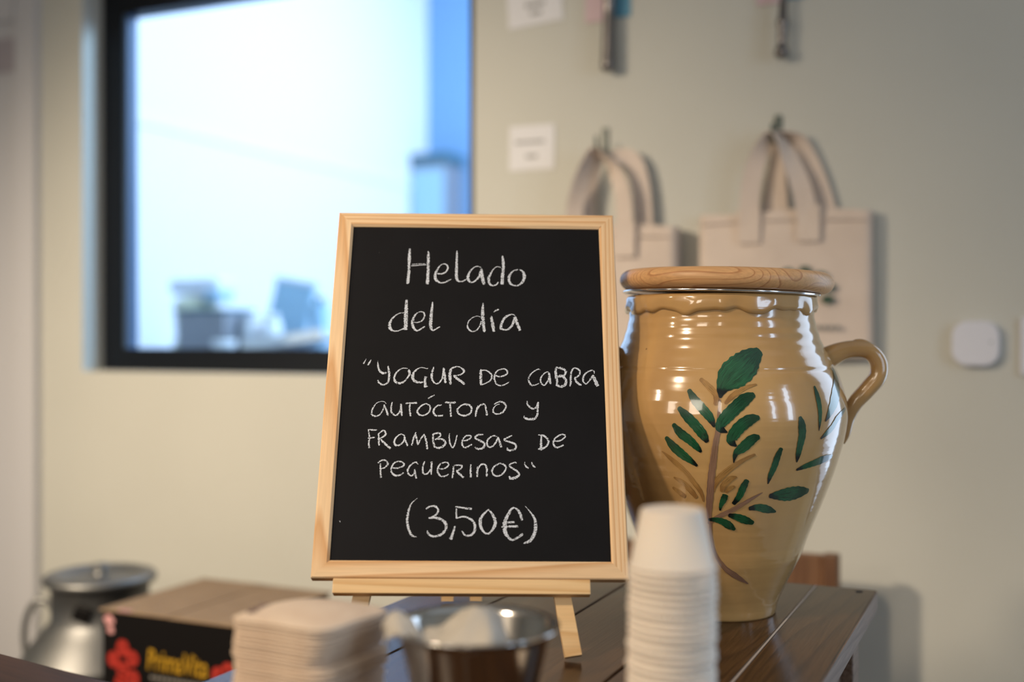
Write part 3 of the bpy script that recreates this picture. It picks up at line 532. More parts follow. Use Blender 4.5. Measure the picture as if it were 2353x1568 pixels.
# the other dark table whose far edge crosses the lower left corner
ft = thing('side_table', 'dark brown table top whose edge cuts the lower left corner', 'table', (-1.36, .469, 0), (0, 0, R(-9)))
for i in range(5):
    box('plank', -.62, .62, .28 - i * .13, .408 - i * .13, ZT0 - .03, ZT0, M.darkwood, ft, bev=.0015, seg=1)
for (x, y) in ((-.56, .36), (.56, .36), (-.56, -.19), (.56, -.19)): box('leg', x - .025, x + .025, y - .025, y + .025, 0, ZT0 - .03, M.darkwood, ft)
box('apron', -.535, .535, .35, .37, ZT0 - .11, ZT0 - .03, M.darkwood, ft)

# ================================================================== chalkboard and its easel
BO = Vector((-0.49668, 0.99194, 0.86445))
BM = Matrix(((0.90297, -0.18056, 0.38992), (0.4296, 0.39853, -0.81032), (-0.00908, 0.89921, 0.43743))).to_euler()
BW, BH = .311, .418
cbd = thing('chalkboard', 'pine-framed blackboard chalked with the ice cream of the day', 'chalkboard', BO, BM)
box('writing_panel', -.141, .141, .016, .402, -.009, -.0035, M.board, cbd)
def rail(L, w0, m, parent, loc, ang):
    """A mitred frame rail along local X, outer edge at y = 0, inner edge at y = w0; rounded front edges."""
    c = .0012
    prof = [(0, -.013), (0, -c), (c, 0), (w0 - .0025, 0), (w0, -.0022), (w0, -.013)]
    v = []; n = len(prof)
    for s in (-1, 1):
        for (y, z) in prof: v.append((s * (L / 2 - y), y, z))
    f = [tuple(range(n - 1, -1, -1)), tuple(range(n, 2 * n))] + [(i, (i + 1) % n, n + (i + 1) % n, n + i) for i in range(n)]
    return link('frame_rail', fix(mesh('rail', v, f)), m, parent, loc, (0, 0, ang))
rail(BW, .0178, M.pine, cbd, (0, 0, 0), 0)
rail(BW, .0178, M.pine, cbd, (0, BH, 0), PI)
rail(BH, .0170, M.pine, cbd, (-BW / 2, BH / 2, 0), -PI / 2)
rail(BH, .0170, M.pine, cbd, (BW / 2, BH / 2, 0), PI / 2)

def stroke_me(strokes, z0, dz, nx=4):
    v = []; f = []; uvs = []
    for si, st in enumerate(strokes):
        P = catmull([(a * 1e-4, b * 1e-4, c * 1e-4) for a, b, c in st], 7); z = z0 + dz * si; n0 = len(v)
        # round the ends
        for i, (x, y, wd) in enumerate(P):
            a = P[max(0, i - 1)]; b = P[min(len(P) - 1, i + 1)]
            tx, ty = b[0] - a[0], b[1] - a[1]; l = math.hypot(tx, ty) or 1; nx_, ny_ = -ty / l, tx / l
            wd = max(wd, .0004)
            if i in (0, len(P) - 1): wd *= .72
            for j in range(3):
                t = j / 2; k = (t - .5) * wd * 1.04
                v.append((x + nx_ * k, y + ny_ * k, z)); uvs.append((i / len(P), t))
        for i in range(len(P) - 1):
            for j in range(2):
                q = n0 + i * 3 + j; f.append((q, q + 3, q + 4, q + 1))
    me = mesh('strokes', v, f); uvl = me.uv_layers.new(name='UVMap')
    for lp in me.loops: uvl.data[lp.index].uv = uvs[lp.vertex_index]
    return me
CUT = {'del día': 4, 'DE CABRA': 3, 'AUTÓCTONO Y': 17, 'FRAMBUESAS DE': 26}
for txt, st in LETTERS.items():
    words = [(txt, st)] if txt not in CUT else list(zip(txt.split(' '), (st[:CUT[txt]], st[CUT[txt]:])))
    for wd_, part in words:
        o = link('chalk_lettering', stroke_me(part, -.0033, .000012), M.chalk, cbd)
        o['label'] = 'white chalk handwriting reading ' + wd_
link('chalk_lettering', stroke_me([[(-1318, 585, 9), (-1308, 570, 9)]], -.0033, 0), M.chalk, cbd)['label'] = 'tiny chalk fleck near the lower left corner'

ea = thing('tabletop_easel', 'small pine table easel holding up the chalkboard', 'easel', BO, BM)
box('ledge', -.1337, .1172, -.0148, -.0003, -.0134, -.0006, M.pine2, ea, bev=.0008)
def bar_me(a, b, w_, t):
    a = Vector(a); b = Vector(b); d = (b - a).normalized(); s = d.cross(Vector((0, 0, 1))).normalized(); n = s.cross(d)
    v = [p + s * i * w_ / 2 + n * j * t / 2 for p in (a, b) for i in (-1, 1) for j in (-1, 1)]
    return fix(mesh('bar', v, [(0, 1, 3, 2), (4, 6, 7, 5), (0, 4, 5, 1), (2, 3, 7, 6), (0, 2, 6, 4), (1, 5, 7, 3)]))
def foot_y(zl): return (ZT0 - BO.z - zl * .43743) / .89921
for s in (-1, 1):
    zl = -.0186
    x1 = -.008 + s * .108; yf = foot_y(zl) + .006
    link('front_leg', bar_me((x1, yf, zl), (-.008 + s * .030, .40, zl), .0165, .010), M.pine2, ea)
def to_local(p): return BM.to_matrix().transposed() @ (Vector(p) - BO)
for (x, y, tx) in ((-.6240, 1.186, -.030), (-.5935, 1.200, .008)):
    a = to_local((x, y, ZT0 + .004)); link('rear_leg', bar_me(a, (tx, .372, -.036), .014, .014), M.pine2, ea)
link('hinge_block', box_me(-.045, .028,   .355, .385, -.030, -.0237, .001), M.pine2, ea)

# ================================================================== glazed jar
JX, JY = -.32504, 1.29149
TC = -1.324239
jar = thing('glazed_jar', 'honey-glazed earthenware jar painted with green sprigs, right of the chalkboard', 'jar', (JX, JY, ZT0))
PROF = [(0.0000, 0.0625), (0.0045, 0.0637), (0.0151, 0.0661), (0.0329, 0.0738), (0.065, 0.0896), (0.0867, 0.0977), (0.1248, 0.1133), (0.1577, 0.1255), (0.179, 0.1321), (0.1982, 0.1375), (0.2177, 0.1409), (0.2304, 0.1414), (0.2466, 0.139), (0.2675, 0.1327), (0.2866, 0.1235), (0.3047, 0.1141), (0.3164, 0.1098), (0.3272, 0.1067), (0.3361, 0.1050), (0.345, 0.1045), (0.3599, 0.1035)]
FINE = catmull(PROF, 6)
def jr(z):
    for a, b in zip(FINE, FINE[1:]):
        if a[0] <= z <= b[0] and b[0] > a[0]: return a[1] + (b[1] - a[1]) * (z - a[0]) / (b[0] - a[0])
    return FINE[-1][1]
GZ = .278
pf = []
for k in range(0, 181):
    z = .3599 * k / 180; r = jr(z)
    r -= .0011 * math.exp(-((z - GZ) / .0013) ** 2)            # scored line round the shoulder
    r += .00022 * math.sin(z * 520) * (1 if z > .29 else .22)   # throwing rings
    pf.append((r, z))
pf = [(0.055, 0.0)] + pf + [(.095, .3599), (.095, .30), (0, .29)]
link('jar_body', lathe_me(pf, 160), M.glaze, jar)
# applied band below the mouth with a wavy lower edge
nb_, v, f = 220, [], []
sect = [(-.0002, 0.0), (.0028, .03), (.0046, .25), (.0040, .55), (.0047, .80), (.0028, .97), (-.0006, 1.0)]
for i in range(nb_):
    a = 2 * PI * i / nb_ + TC
    zl = .3405 + .0024 * math.sin(9 * a + .6) + .0016 * math.sin(17 * a + 2) + .0007 * math.sin(31 * a)
    lump = 1 + .18 * math.sin(9 * a + 2.2) + .12 * math.sin(23 * a)
    for (dr, t) in sect:
        z = zl + (.3605 - zl) * t; r = jr(min(z, .3599)) + dr * (lump if t < .6 else 1)
        v.append((r * math.cos(a), r * math.sin(a), z))
n = len(sect)
for i in range(nb_):
    for j in range(n - 1):
        f.append((i * n + j, ((i + 1) % nb_) * n + j, ((i + 1) % nb_) * n + j + 1, i * n + j + 1))
link('rim_band', fix(mesh('band', v, f)), M.glaze, jar, smooth=True)
# handles
def handle(side):
    d = RT * side + FW * (-.10)
    pts = [(.108, .282, .0135), (.123, .291, .0125), (.138, .2975, .0105), (.153, .2995, .0098), (.167, .2965, .0095), (.1765, .284, .0098),
           (.1755, .268, .0098), (.164, .253, .0095), (.151, .238, .0088), (.1435, .222, .0075), (.1400, .203, .0055), (.1365, .192, .003)]
    return link('handle', tube_me([tuple(d * a + Vector((0, 0, z))) for a, z, r in pts], [r for *_, r in pts], 20, flat=1.0), M.glaze, jar)
handle(1); handle(-1)
link('clay_rib', tube_me([tuple((RT + FW * -.1) * a + Vector((0, 0, z))) for a, z in ((.134, .2985), (.152, .309 - .0005), (.168, .3045), (.184, .290))], [.001, .0022, .0022, .001], 8), M.glaze, jar)
# painted sprigs: thin glaze strokes that hug the wall of the jar
def paint_me(st, lift):
    P = catmull([(a * 1e-3, b * 1e-4, c * 1e-4) for a, b, c in st], 7); v = []; f = []; uvs = []; nw = 6
    N = len(P)
    for i, (th, z, wd) in enumerate(P):
        r = jr(z); a = P[max(0, i - 1)]; b = P[min(N - 1, i + 1)]
        tx, tz = (b[0] - a[0]) * r, b[1] - a[1]; l = math.hypot(tx, tz) or 1; nx_, nz_ = -tz / l, tx / l
        if i in (0, N - 1): wd *= .55
        wd *= 1 + .05 * math.sin(i * 1.7)
        for j in range(nw + 1):
            t = j / nw; k = (t - .5) * wd
            z2 = z + nz_ * k; th2 = TC + th + nx_ * k / r; r2 = jr(z2) + lift
            v.append((r2 * math.cos(th2), r2 * math.sin(th2), z2)); uvs.append((i / (N - 1), t))
    for i in range(N - 1):
        for j in range(nw):
            q = i * (nw + 1) + j; f.append((q, q + nw + 1, q + nw + 2, q + 1))
    me = mesh('paint', v, f); uvl = me.uv_layers.new(name='UVMap')
    for lp in me.loops: uvl.data[lp.index].uv = uvs[lp.vertex_index]
    # outward normals
    me.update(); c = me.polygons[len(me.polygons) // 2]
    if c.normal.x * c.center.x + c.normal.y * c.center.y < 0: me.flip_normals()
    return me
for i, (kind, st) in enumerate(PAINT):
    lift = {'ochre': .00035, 'stem': .00045, 'leaf': .0006}[kind] + i * .000008
    o = link({'ochre': 'painted_twig', 'stem': 'painted_stem', 'leaf': 'painted_leaf'}[kind], paint_me(st, lift), {'ochre': M.ochre, 'stem': M.stem, 'leaf': M.leaf}[kind], jar, smooth=True)

# wire ring and lid
tilt = Matrix.Rotation(R(1.5), 4, FW)
link('wire_ring', tube_me([(.1105 * math.cos(a), .1105 * math.sin(a), 0) for a in [2 * PI * i / 48 for i in range(49)]], [.0017] * 49, 10, k=2), M.wire, jar,
     loc=(0, 0, .3625), rot=tilt.to_euler())
lp = []
for k in range(13):
    a = -PI / 2 + PI * k / 12; lp.append((.1085 + .0125 * math.cos(a), .0115 + .0115 * math.sin(a)))
link('lid', lathe_me([(.105, 0)] + lp + [(.09, .0235), (.0, .0240)], 128), M.lid, jar, loc=Vector((0, 0, .3645)) + RT * .0055, rot=tilt.to_euler())['label'] = 'round wooden lid with a rounded rim'

# ================================================================== napkins
NC = Vector((-.4958, .7214))
ex = Vector((.909, -.054)).normalized()          # along the near left face (towards the near corner)
ANG = math.atan2(-.0049, .0907)
HN = .111; NN = 40; th_ = (HN - .006) / NN
NW, NL = .0908, .094
def napkin_me(level, top=False):
    """A folded napkin: rounded corners, a round fold on one side, open leaves on the other."""
    g = 10; hx, hy = NW / 2, NL / 2; rc = .018; q_ = random.choice((.0, .015, .05, .09, .11)) if not top else 0; v = []; f = []
    fr = level / NN
    def dome(x, y):
        return .0075 * fr ** 1.5 * (1 - (abs(x) / hx) ** 2.2) * (1 - .75 * (abs(y) / hy) ** 2.2) - .0035 * fr * max(0, y / hy)
    sh = lambda s: random.uniform(-1, 1) * s
    jx, jy = sh(.0009) + .0012 * math.sin(level * .55), sh(.0006); t = th_ * random.uniform(.60, .90)
    def ptr(u, w_):                               # square grid to rounded square
        x = u * hx; y = w_ * hy; ax, ay = abs(x) - (hx - rc), abs(y) - (hy - rc)
        if ax > 0 and ay > 0:
            m_ = max(ax, ay); l = math.hypot(ax, ay); k = m_ / l if l > 0 else 1
            x = math.copysign(hx - rc + ax * k, x); y = math.copysign(hy - rc + ay * k, y)
        return x, y
    ks = [-1, -.97, -.9, -.75, -.5, -.2, .2, .5, .75, .9, .97, 1]; n = len(ks)
    sag = [random.uniform(0, .0006) for _ in range(n * n)]
    for lay in (0, 1):
        for j, w_ in enumerate(ks):
            for i, u in enumerate(ks):
                x, y = ptr(u, w_); z = dome(x, y)
                if x > 0: x *= 1 - q_
                edge = max(abs(u), abs(w_))
                e = t * (.5 if edge < 1 else .28) * (1 if lay else -1)
                if lay and edge > .96: z -= sag[j * n + i] * .3
                v.append((x + jx, y + jy, z + t / 2 + e))
    for lay in (0, 1):
        for j in range(n - 1):
            for i in range(n - 1):
                q = lay * n * n + j * n + i; f.append((q, q + 1, q + n + 1, q + n) if lay else (q, q + n, q + n + 1, q + 1))
    ring = [i for i in range(n)] + [j * n + n - 1 for j in range(1, n)] + [(n - 1) * n + i for i in range(n - 2, -1, -1)] + [j * n for j in range(n - 2, 0, -1)]
    for a, b in zip(ring, ring[1:] + ring[:1]): f.append((a, b, b + n * n, a + n * n))
    me = fix(mesh('napkin', v, f)); return me
for k in range(NN):
    top = k == NN - 1
    o = link('paper_napkin', napkin_me(k + 1, top), M.kraft, loc=(NC.x, NC.y, ZT0 + k * th_), rot=(0, 0, ANG + R(random.uniform(-.5, .5))), smooth=True)
    if top:
        tag(o, 'topmost beige paper napkin with a small dark printed mark', 'napkin', 'beige paper napkins in a tall stack')
        for i, (x, y, s) in enumerate(((-.0310, -.030, .0046), (-.0325, -.0235, .0054), (-.034, -.0165, .0046), (-.0355, -.0095, .0046))):
            lk = link('printed_mark', tube_me([(x - s, y, 0), (x, y + s * .5, 0), (x + s, y, 0), (x, y - s * .5, 0), (x - s, y, 0)], [.0014] * 5, 5, k=3), M.kraftd, o, loc=(0, 0, th_ + .0022))
    else:
        tag(o, 'folded beige paper napkin inside the tall stack, below its top one', 'napkin', 'beige paper napkins in a tall stack')

# ================================================================== steel bucket
BX, BY = -.3735, .7530
bk = thing('steel_bucket', 'small polished steel bucket in front of the chalkboard', 'bucket', (BX, BY, ZT0))
hb = .1005
prof = [(0, .002), (.030, .0), (.0335, .0015), (.0355, .006), (.0555, .093), (.0575, .096), (.0610, .0985), (.0628, .1000), (.0630, .1012), (.0618, .1016), (.0585, .0995), (.0550, .0955), (.0345, .008), (.031, .005), (0, .005)]
link('bucket_body', lathe_me(prof, 96), M.steel, bk)
link('bucket_seam', lathe_me([(.0440, .040), (.0447, .0425), (.0452, .040 + .006)], 96, close=True), M.steel, bk)
# crumpled paper: fills the left half and folds out over the rim
cp_v, cp_f = [], []
import mathutils.noise as mn
nu, nv = 46, 30
for j in range(nv + 1):
    for i in range(nu + 1):
        s = i / nu; t = j / nv - .5
        # s runs from the far left outside the rim, over it and into the heap
        path = [(-.0645, .099), (-.0665, .103), (-.065, .1095), (-.059, .1125), (-.049, .106), (-.038, .096), (-.024, .098), (-.008, .110), (.008, .116), (.022, .100), (.030, .072)]
        k = s * (len(path) - 1); a = int(min(k, len(path) - 2)); fr = k - a
        x = path[a][0] * (1 - fr) + path[a + 1][0] * fr; z = path[a][1] * (1 - fr) + path[a + 1][1] * fr
        halfw = .017 + .030 * min(1, max(0, (s - .22) / .3)) - .010 * max(0, s - .8) / .2
        y = t * 2 * halfw
        drop = .030 * (abs(t) * 2) ** 2.2 * (1 if s > .38 else .35)
        nz = mn.noise(Vector((x * 55, y * 55, 2.0))) * .005 + (abs(mn.noise(Vector((x * 42 + y * 20, y * 70, 7.0)))) - .2) * -.010 + mn.noise(Vector((x * 170, y * 170, 7.0))) * .0012
        z += nz - drop; x += mn.noise(Vector((y * 60, z * 60, 1))) * .003
        r = math.hypot(x, y); lim = .0335 + (z - .008) * .235
        if s > .30 and r > lim - .004 and z < .1005: q = (lim - .004) / r; x *= q; y *= q
        cp_v.append((x, y, z))
for j in range(nv):
    for i in range(nu):
        q = j * (nu + 1) + i; cp_f.append((q, q + 1, q + nu + 2, q + nu + 1))
cpo = link('crumpled_paper', mesh('crumple', cp_v, cp_f), M.crumple, loc=(BX, BY, ZT0), rot=(0, 0, YAW + R(8)), smooth=True)
sm = cpo.modifiers.new('thick', 'SOLIDIFY'); sm.thickness = .0006
tag(cpo, 'crumpled white paper spilling over the left rim of the steel bucket', 'paper')

# ================================================================== paper cups
CXp, CYp = -.2325, .7840
cprof = [(0, .0400), (.0180, .0400), (.0205, .0415), (.0216, .0412), (.0222, .0400), (.0300, .0022), (.0314, .0019), (.0319, .0011), (.0314, .0003), (.0302, .0004), (.0297, .0018), (.0214, .0380), (0, .0385)]
cup_me = lathe_me(cprof, 48)
NCUP = 31; pitch = .00497
z0 = ZT0
for k in range(NCUP):
    top = k == NCUP - 1
    jx, jy = (random.uniform(-.0006, .0006), random.uniform(-.0006, .0006)) if k % 4 else (random.uniform(-.0008, .0008), 0)
    lean = (k - 15) * .00006
    o = link('paper_cup', cup_me, M.cup, loc=(CXp + jx + lean, CYp + jy, z0 + k * pitch + .0003), rot=(R(random.uniform(-.8, .8)), R(random.uniform(-.8, .8)), 0))
    if top: tag(o, 'upturned white paper cup on top of the cup stack', 'cup', 'upturned white paper cups in one tall stack')
    else: tag(o, 'upturned white paper cup nested in the tall stack, only its rim showing', 'cup', 'upturned white paper cups in one tall stack')

# ================================================================== behind: bench, milk can, printed box, chair
bn = thing('low_bench', 'low dark bench against the back wall under the milk can', 'bench', (-1.55, 1.78, 0))
box('bench_top', -.55, .55, -.28, .30, .222, .26, M.darkwood, bn, bev=.003)
for (x, y) in ((-.49, -.22), (.49, -.22), (-.49, .24), (.49, .24)): box('leg', x - .02, x + .02, y - .02, y + .02, 0, .222, M.darkwood, bn)
mc = thing('milk_can', 'aluminium milk churn with a wide lid, below the white door edge', 'milk can', (-1.753, 1.79, .26))
link('can_body', lathe_me([(.150, 0), (.154, .006), (.154, .012), (.150, .02), (.152, .165), (.1565, .172), (.1565, .182), (.151, .190), (.140, .206), (.118, .234), (.101, .254), (.097, .262), (.097, .330), (.102, .334)], 72), M.alu, mc)
link('can_lid', lathe_me([(.098, .332), (.110, .334), (.1125, .339), (.1125, .346), (.107, .351), (.085, .352), (.078, .346), (.04, .345), (0, .346)], 72), M.alu, mc)
link('lid_knob', lathe_me([(.020, .345), (.014, .352), (.012, .360), (.018, .366), (.014, .371), (0, .372)], 24), M.alu, mc)
for s in (-1, 1):
    d = RT * s
    link('handle', tube_me([tuple(d * a + Vector((0, 0, z))) for a, z in ((.094, .270), (.112, .292), (.136, .290), (.152, .262), (.158, .225), (.155, .188), (.150, .170))], [.0068] * 7, 10), M.alu, mc)
link('lid_clasp', box_me(-.016, .020, -.006, .006, -.016, .016, .004), M.cardk, mc, loc=tuple(FW * -.1 + RT * -.002 + Vector((0, 0, .290))), rot=(0, R(20), YAW))

pb = thing('printed_carton', 'black printed cardboard carton with red tomatoes and yellow lettering', 'box', (-1.522, 1.559, .26))
PH = .351
box('carton_body', 0, .30, 0, .276, 0, PH - .004, M.cardk, pb, bev=.0015)
link('top_flap', box_me(-.004, .152, -.004, .280, 0, .0035, .0008), M.card, pb, loc=(0, 0, PH - .0035), rot=(0, R(-.3), 0))
link('top_flap', box_me(.1535, .305, -.004, .280, 0, .0035, .0008), M.card, pb, loc=(0, 0, PH - .0035), rot=(0, R(.0), 0))
FY = -.0006
def fl(x, z): return (x + 1.522, FY, z - .26)
def tomato(x, z, r):
    o = link('tomato_print', disc_me(r, .0006, 20, .06), M.red, pb, loc=fl(x, z))
    link('tomato_calyx', disc_me(r * .25, .0004, 8, .8), M.cardk, o, loc=(0, -.0007, 0))
for (x, z, r) in ((-1.474, .545, .0142), (-1.495, .522, .0142), (-1.452, .528, .0142), (-1.473, .505, .0142), (-1.450, .493, .0142), (-1.478, .482, .0142),
                  (-1.262, .522, .0142), (-1.245, .503, .0142), (-1.268, .495, .0142), (-1.241, .532, .0142)): tomato(x, z, r)
tm = link('brand_lettering', text_me('PrimaVita', .042, .15), M.yellow, pb, loc=(-1.352 + 1.522, FY - .0004, .514 - .26), rot=(R(90), 0, 0)); tm.scale = (.82, 1.25, 1)
for i in range(11):
    box('small_print', i * .011, i * .011 + .008, -.001, 0, 0, .005, M.greyp, pb, loc=(-1.410 + 1.522, FY, .498 - .26))
for (x, z, r) in ((-1.506, .592, .011), (-1.502, .575, .008)): link('corner_print', disc_me(r, .0006, 12, .5), M.pinkp, pb, loc=fl(x, z))
for i in range(3): box('edge_print', 0, .006, -.0012, .012, 0, .0012, M.pinkp, pb, loc=(-1.482 + i * .010 + 1.522, -.0045, PH + .0001))

ch = thing('wooden_chair', 'brown wooden chair back showing behind the table, right of the jar', 'chair', (-.50, 1.80, 0))
for s in (-1, 1): box('back_post', s * .19 - .013, s * .19 + .013, .185, .215, 0, .728, M.chair, ch, bev=.003)
box('back_panel', -.177, .177, .192, .208, .46, .726, M.chair, ch, bev=.003)
box('seat', -.20, .20, -.20, .20, .42, .445, M.chair, ch, bev=.005)
for s in (-1, 1): box('front_leg', s * .18 - .014, s * .18 + .014, -.19, -.162, 0, .42, M.chair, ch, bev=.002)
box('stretcher', -.177, .177, .19, .21, .18, .21, M.chair, ch)

# ================================================================== things on the wall
def hook(x, z, lab):
    t = thing('wall_hook', lab, 'hook', (x, YW, z))
    box('hook_plate', -.007, .007, -.004, 0, -.050, .006, M.hook, t, bev=.0015)
    link('hook_arm', tube_me([(0, -.003, -.040), (0, -.030, -.050), (0, -.052, -.040), (0, -.055, -.018)], [.004, .0042, .004, .003], 8), M.hook, t)
    return t
hook(-.4305, 1.510, 'dark green wall hook carrying the tote bag behind the jar')
hook(-.7735, 1.512, 'dark green wall hook carrying the tote bag behind the chalkboard')
def tote(name_label, x0, x1, ztop, zbot, hx, hz, depth, st, seedv, side):
    cx = (x0 + x1) / 2
    t = thing('tote_bag', name_label, 'bag', (cx, YW, zbot))
    hw = (x1 - x0) / 2; H = ztop - zbot; rnd = random.Random(seedv)
    nx, nz = 22, 18; v = []; f = []
    for fc in (0, 1):
        for j in range(nz + 1):
            for i in range(nx + 1):
                u = i / nx * 2 - 1; w_ = j / nz
                puff = (1 - abs(u) ** 2.5) * (math.sin(PI * min(1, w_ * 1.02)) * .6 + .35 * (1 - w_)) * .010
                y = -(depth * .28) if fc else -(depth * .80) - puff - .002 * math.sin(u * 5 + w_ * 3)
                z = w_ * H - .006 * abs(u) * w_ * (1 if side > 0 else .6) + .003 * math.sin(u * 4) * w_
                if w_ > .97 and fc == 0: y += .002
                v.append((u * hw * (1 - .01 * w_), y, z))
    n1 = (nx + 1) * (nz + 1)
    for fc in (0, 1):
        for j in range(nz):
            for i in range(nx):
                q = fc * n1 + j * (nx + 1) + i; f.append((q, q + 1, q + nx + 2, q + nx + 1) if fc == 0 else (q, q + nx + 1, q + nx + 2, q + 1))
    for j in range(nz):
        for i in (0, nx):
            q = j * (nx + 1) + i; f.append((q, q + nx + 1, q + nx + 1 + n1, q + n1))
    for i in range(nx): f.append((i, i + 1, i + 1 + n1, i + n1))
    link('bag_body', fix(mesh('tote', v, f)), M.canvas, t, smooth=True)
    hem = [(-hw * .985, -depth * .8 - .005, H - .022), (0, -depth * .8 - .010, H - .020), (hw * .985, -depth * .8 - .005, H - .026)]
    link('hem_seam', tube_me(hem, [.0012] * 3, 6), M.canvas, t)
    for nm, pts in st:
        P = [Vector((p[0] - cx, p[1] - YW, p[2] - zbot)) for p in pts]
        link(nm, ribbon3_me(P, [Vector(p[3]) for p in pts], [p[4] for p in pts], .0028), M.canvas, t)
    for (px_, pz) in [(p[0], p[2]) for nm, pts in st for p in (pts[0], pts[-1]) if nm == 'front_strap']:
        box('strap_patch', px_ - cx - .021, px_ - cx + .021, -depth * .8 - .0120, -depth * .8 - .0098, H - .062, H + .004, M.canvas, t, bev=.001)
    return t
X_ = (1, 0, 0)
def sd(x, y): return (x, y, 0.0)
# bag behind the jar
yf_, yb_ = YW - .036, YW - .014
t1 = tote('canvas tote bag with green print hanging behind the jar', -.575, -.257, 1.336, 1.062, -.4305, 1.46, .040, [
    ('front_strap', [(-.476, yf_ - .006, 1.310, sd(1, .1), .036), (-.474, yf_ - .008, 1.365, sd(1, .2), .036), (-.464, yf_ - .008, 1.420, sd(.9, .3), .034), (-.444, yf_ - .010, 1.463, sd(.6, .7), .030),
                     (-.4305, yf_ - .012, 1.476, sd(.3, .9), .026), (-.414, yf_ - .010, 1.455, sd(.5, .8), .030), (-.396, yf_ - .008, 1.415, sd(.85, .5), .034), (-.378, yf_ - .008, 1.365, sd(1, .2), .036), (-.368, yf_ - .006, 1.310, sd(1, .1), .036)]),
    ('back_strap', [(-.433, yb_, 1.320, sd(1, -.1), .050), (-.432, yb_, 1.385, sd(1, -.2), .040), (-.431, yb_, 1.440, sd(1, -.3), .026), (-.438, yb_ - .01, 1.472, sd(.8, -.5), .032),
                    (-.4225, yb_ - .012, 1.478, sd(.6, -.7), .034), (-.396, yb_ - .004, 1.466, sd(.8, -.4), .036), (-.378, yb_, 1.435, sd(1, -.2), .038), (-.356, yb_, 1.385, sd(1, -.1), .036), (-.340, yb_, 1.330, sd(1, 0), .036)])], 3, 1)
def logo(t, cx, zc, lx):
    for a in (150, 115, 80, 45, 12, -20, 185, 215):
        x = lx + .052 * math.cos(R(a)); z = zc + .040 * math.sin(R(a))
        o = link('printed_leaf', disc_me(.0115, .0006, 14, .15), M.ink, t, loc=(x, -.0458, z)); o.scale = (1.0, 1, .75)
    for i in range(13):
        box('printed_letter', lx - .075 + i * .0115, lx - .067 + i * .0115, -.0464, -.0456, zc - .068, zc - .061, M.greyink, t)
logo(t1, 0, .120, .034)
# bag behind the chalkboard
yf2, yb2 = YW - .060, YW - .030
t2 = tote('canvas tote bag mostly hidden behind the chalkboard', -.905, -.612, 1.316, 1.045, -.7735, 1.46, .074, [
    ('front_strap', [(-.815, yf2 - .004, 1.290, sd(.9, .3), .034), (-.815, yf2 - .004, 1.350, sd(.8, .5), .034), (-.803, yf2 - .004, 1.405, sd(.6, .7), .034), (-.784, yf2 - .004, 1.452, sd(.4, .9), .030),
                     (-.7735, yf2, 1.466, sd(.2, 1), .026), (-.760, yf2, 1.452, sd(.4, -.8), .028), (-.735, yf2, 1.425, sd(.8, -.4), .030), (-.716, yf2 - .004, 1.375, sd(1, -.1), .032), (-.710, yf2 - .004, 1.290, sd(1, 0), .032)]),
    ('back_strap', [(-.800, yb2, 1.300, sd(.9, .4), .034), (-.803, yb2, 1.360, sd(.8, .5), .036), (-.795, yb2, 1.415, sd(.7, .6), .036), (-.778, yb2 - .006, 1.455, sd(.5, .8), .032),
                    (-.766, yb2 - .01, 1.462, sd(.5, .8), .030), (-.735, yb2 - .004, 1.456, sd(.9, .3), .034), (-.705, yb2, 1.440, sd(1, .1), .036), (-.690, yb2, 1.385, sd(1, .1), .036), (-.684, yb2, 1.300, sd(1, 0), .036)])], 5, -1)
logo(t2, 0, .120, -.010)

def note(lab, x0, x1, z0, z1, rows, rot):
    t = thing('price_note', lab, 'note', ((x0 + x1) / 2, YW - .001, (z0 + z1) / 2), (0, rot, 0))
    box('paper_sheet', -(x1 - x0) / 2, (x1 - x0) / 2, -.0012, 0, -(z1 - z0) / 2, (z1 - z0) / 2, M.paper, t)
    for (z, a, b, h) in rows:
        k = a
        while k < b:
            wv = random.uniform(.003, .007); box('printed_word', k, min(b, k + wv), -.0018, -.0012, z - h / 2, z + h / 2, M.greyink, t); k += wv + .0022
note('white price note with two printed lines, level with the tote straps', -.985, -.884, 1.444, 1.536, ((.012, -.036, .030, .006), (-.018, -.012, .012, .007)), R(.5))
note('white price note cut by the top of the picture', -.990, -.868, 1.742, 1.850, ((-.012, -.020, .022, .008), (-.030, -.010, .014, .008)), R(-4))

def utensil(lab, cx, zb, r0, bumps, card_z, tiltz):
    t = thing('hanging_utensil', lab, 'utensil', (cx, YW - .030, zb), (0, tiltz, 0))
    pr = [(0, 0), (r0 * .7, .002), (r0 * 1.05, .008), (r0 * 1.0, .016)]
    z = .016
    for (zz, rr) in bumps: pr.append((rr, zz))
    link('handle_rod', lathe_me(pr, 24), M.steeld, t)
    link('hanging_ring', tube_me([(.016 * math.cos(a), 0, .232 + .016 * math.sin(a)) for a in [2 * PI * i / 16 for i in range(17)]], [.0022] * 17, 8, k=2), M.steeld, t)
    c = thing('printed_card', 'card', 'card', (cx * 1.0165, YW - .002, card_z))
    link('pink_half', box_me(-.045, -.001, -.0012, 0, 0, .10, 0), M.pink, c)
    link('blue_half', box_me(-.001, .050, -.0018, 0, .004, .10, 0), M.bluec, c)
    tube = tube_me([(0, 0, .0), (0, -.026, -.004), (0, -.034, .008)], [.0022] * 3, 8)
    return t, c
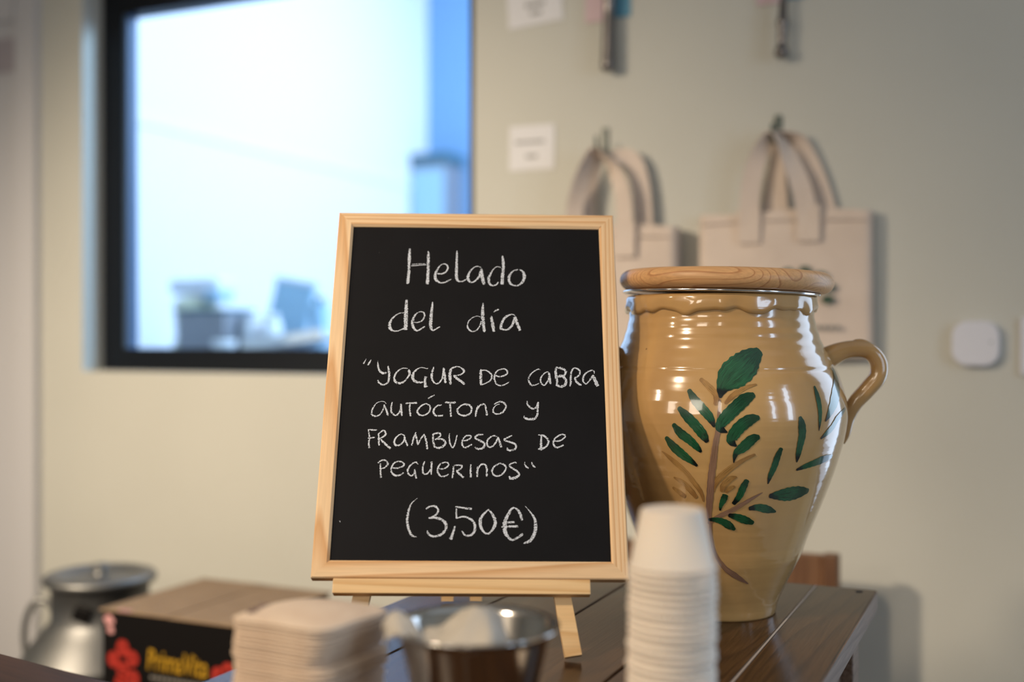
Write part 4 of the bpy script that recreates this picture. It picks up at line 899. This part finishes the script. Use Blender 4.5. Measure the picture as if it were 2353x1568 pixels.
u1, c1_ = utensil('steel utensil with a thick plain handle, left of the two', -.7585, 1.6225, .0138, ((.05, .0130), (.11, .0118), (.140, .0112), (.145, .0135), (.152, .0135), (.157, .0095), (.22, .008)), 1.732, R(1))
u2, c2_ = utensil('steel utensil with a slim ringed handle, right of the two', -.4195, 1.6145, .0125, ((.022, .0095), (.030, .0075), (.036, .0098), (.042, .0078), (.048, .0098), (.054, .0080), (.060, .0100), (.068, .0120), (.076, .0085), (.12, .0070), (.22, .0065)), 1.7265, R(2))
c1_['label'] = 'pink and blue card behind the thick plain utensil handle'
c2_['label'] = 'pink and blue card behind the slim ringed utensil handle'
for x, lab in ((-.770, 'wall hook above the thick plain utensil, out of view'), (-.4265, 'wall hook above the slim ringed utensil, out of view')):
    pass

def rbox_me(w_, h, d, r, n=8):
    v = []; f = []; P = []
    for (sx, sy, a0) in ((1, 1, 0), (-1, 1, 90), (-1, -1, 180), (1, -1, 270)):
        for k in range(n + 1):
            a = R(a0 + 90 * k / n); P.append((sx * (w_ / 2 - r) + r * math.cos(a), sy * (h / 2 - r) + r * math.sin(a)))
    m = len(P); lv = [(1, 0), (1, -d * .7), (.985, -d * .92), (.95, -d)]
    for (s, y) in lv:
        for (x, z) in P: v.append((x * s, y, z * s))
    for j in range(len(lv) - 1):
        for i in range(m): f.append((j * m + i, j * m + (i + 1) % m, (j + 1) * m + (i + 1) % m, (j + 1) * m + i))
    f.append(tuple(range(m))); f.append(tuple((len(lv) - 1) * m + i for i in range(m - 1, -1, -1)))
    return fix(mesh('rbox', v, f))
se = thing('wall_sensor', 'white rounded square sensor on the wall at the right', 'sensor', (-.087, YW, 1.089))
link('sensor_body', rbox_me(.078, .079, .020, .026), M.pale, se)
link('sensor_dot', disc_me(.0022, .0005, 12), M.dot, se, loc=(.025, -.0201, .002))
sw = thing('switch_plate', 'white switch plate cut by the right edge of the picture', 'switch', (.029, YW, 1.084))
link('plate_body', rbox_me(.090, .100, .011, .004), M.pale, sw)
link('rocker', rbox_me(.045, .060, .004, .003), M.pale, sw, loc=(0, -.011, 0))
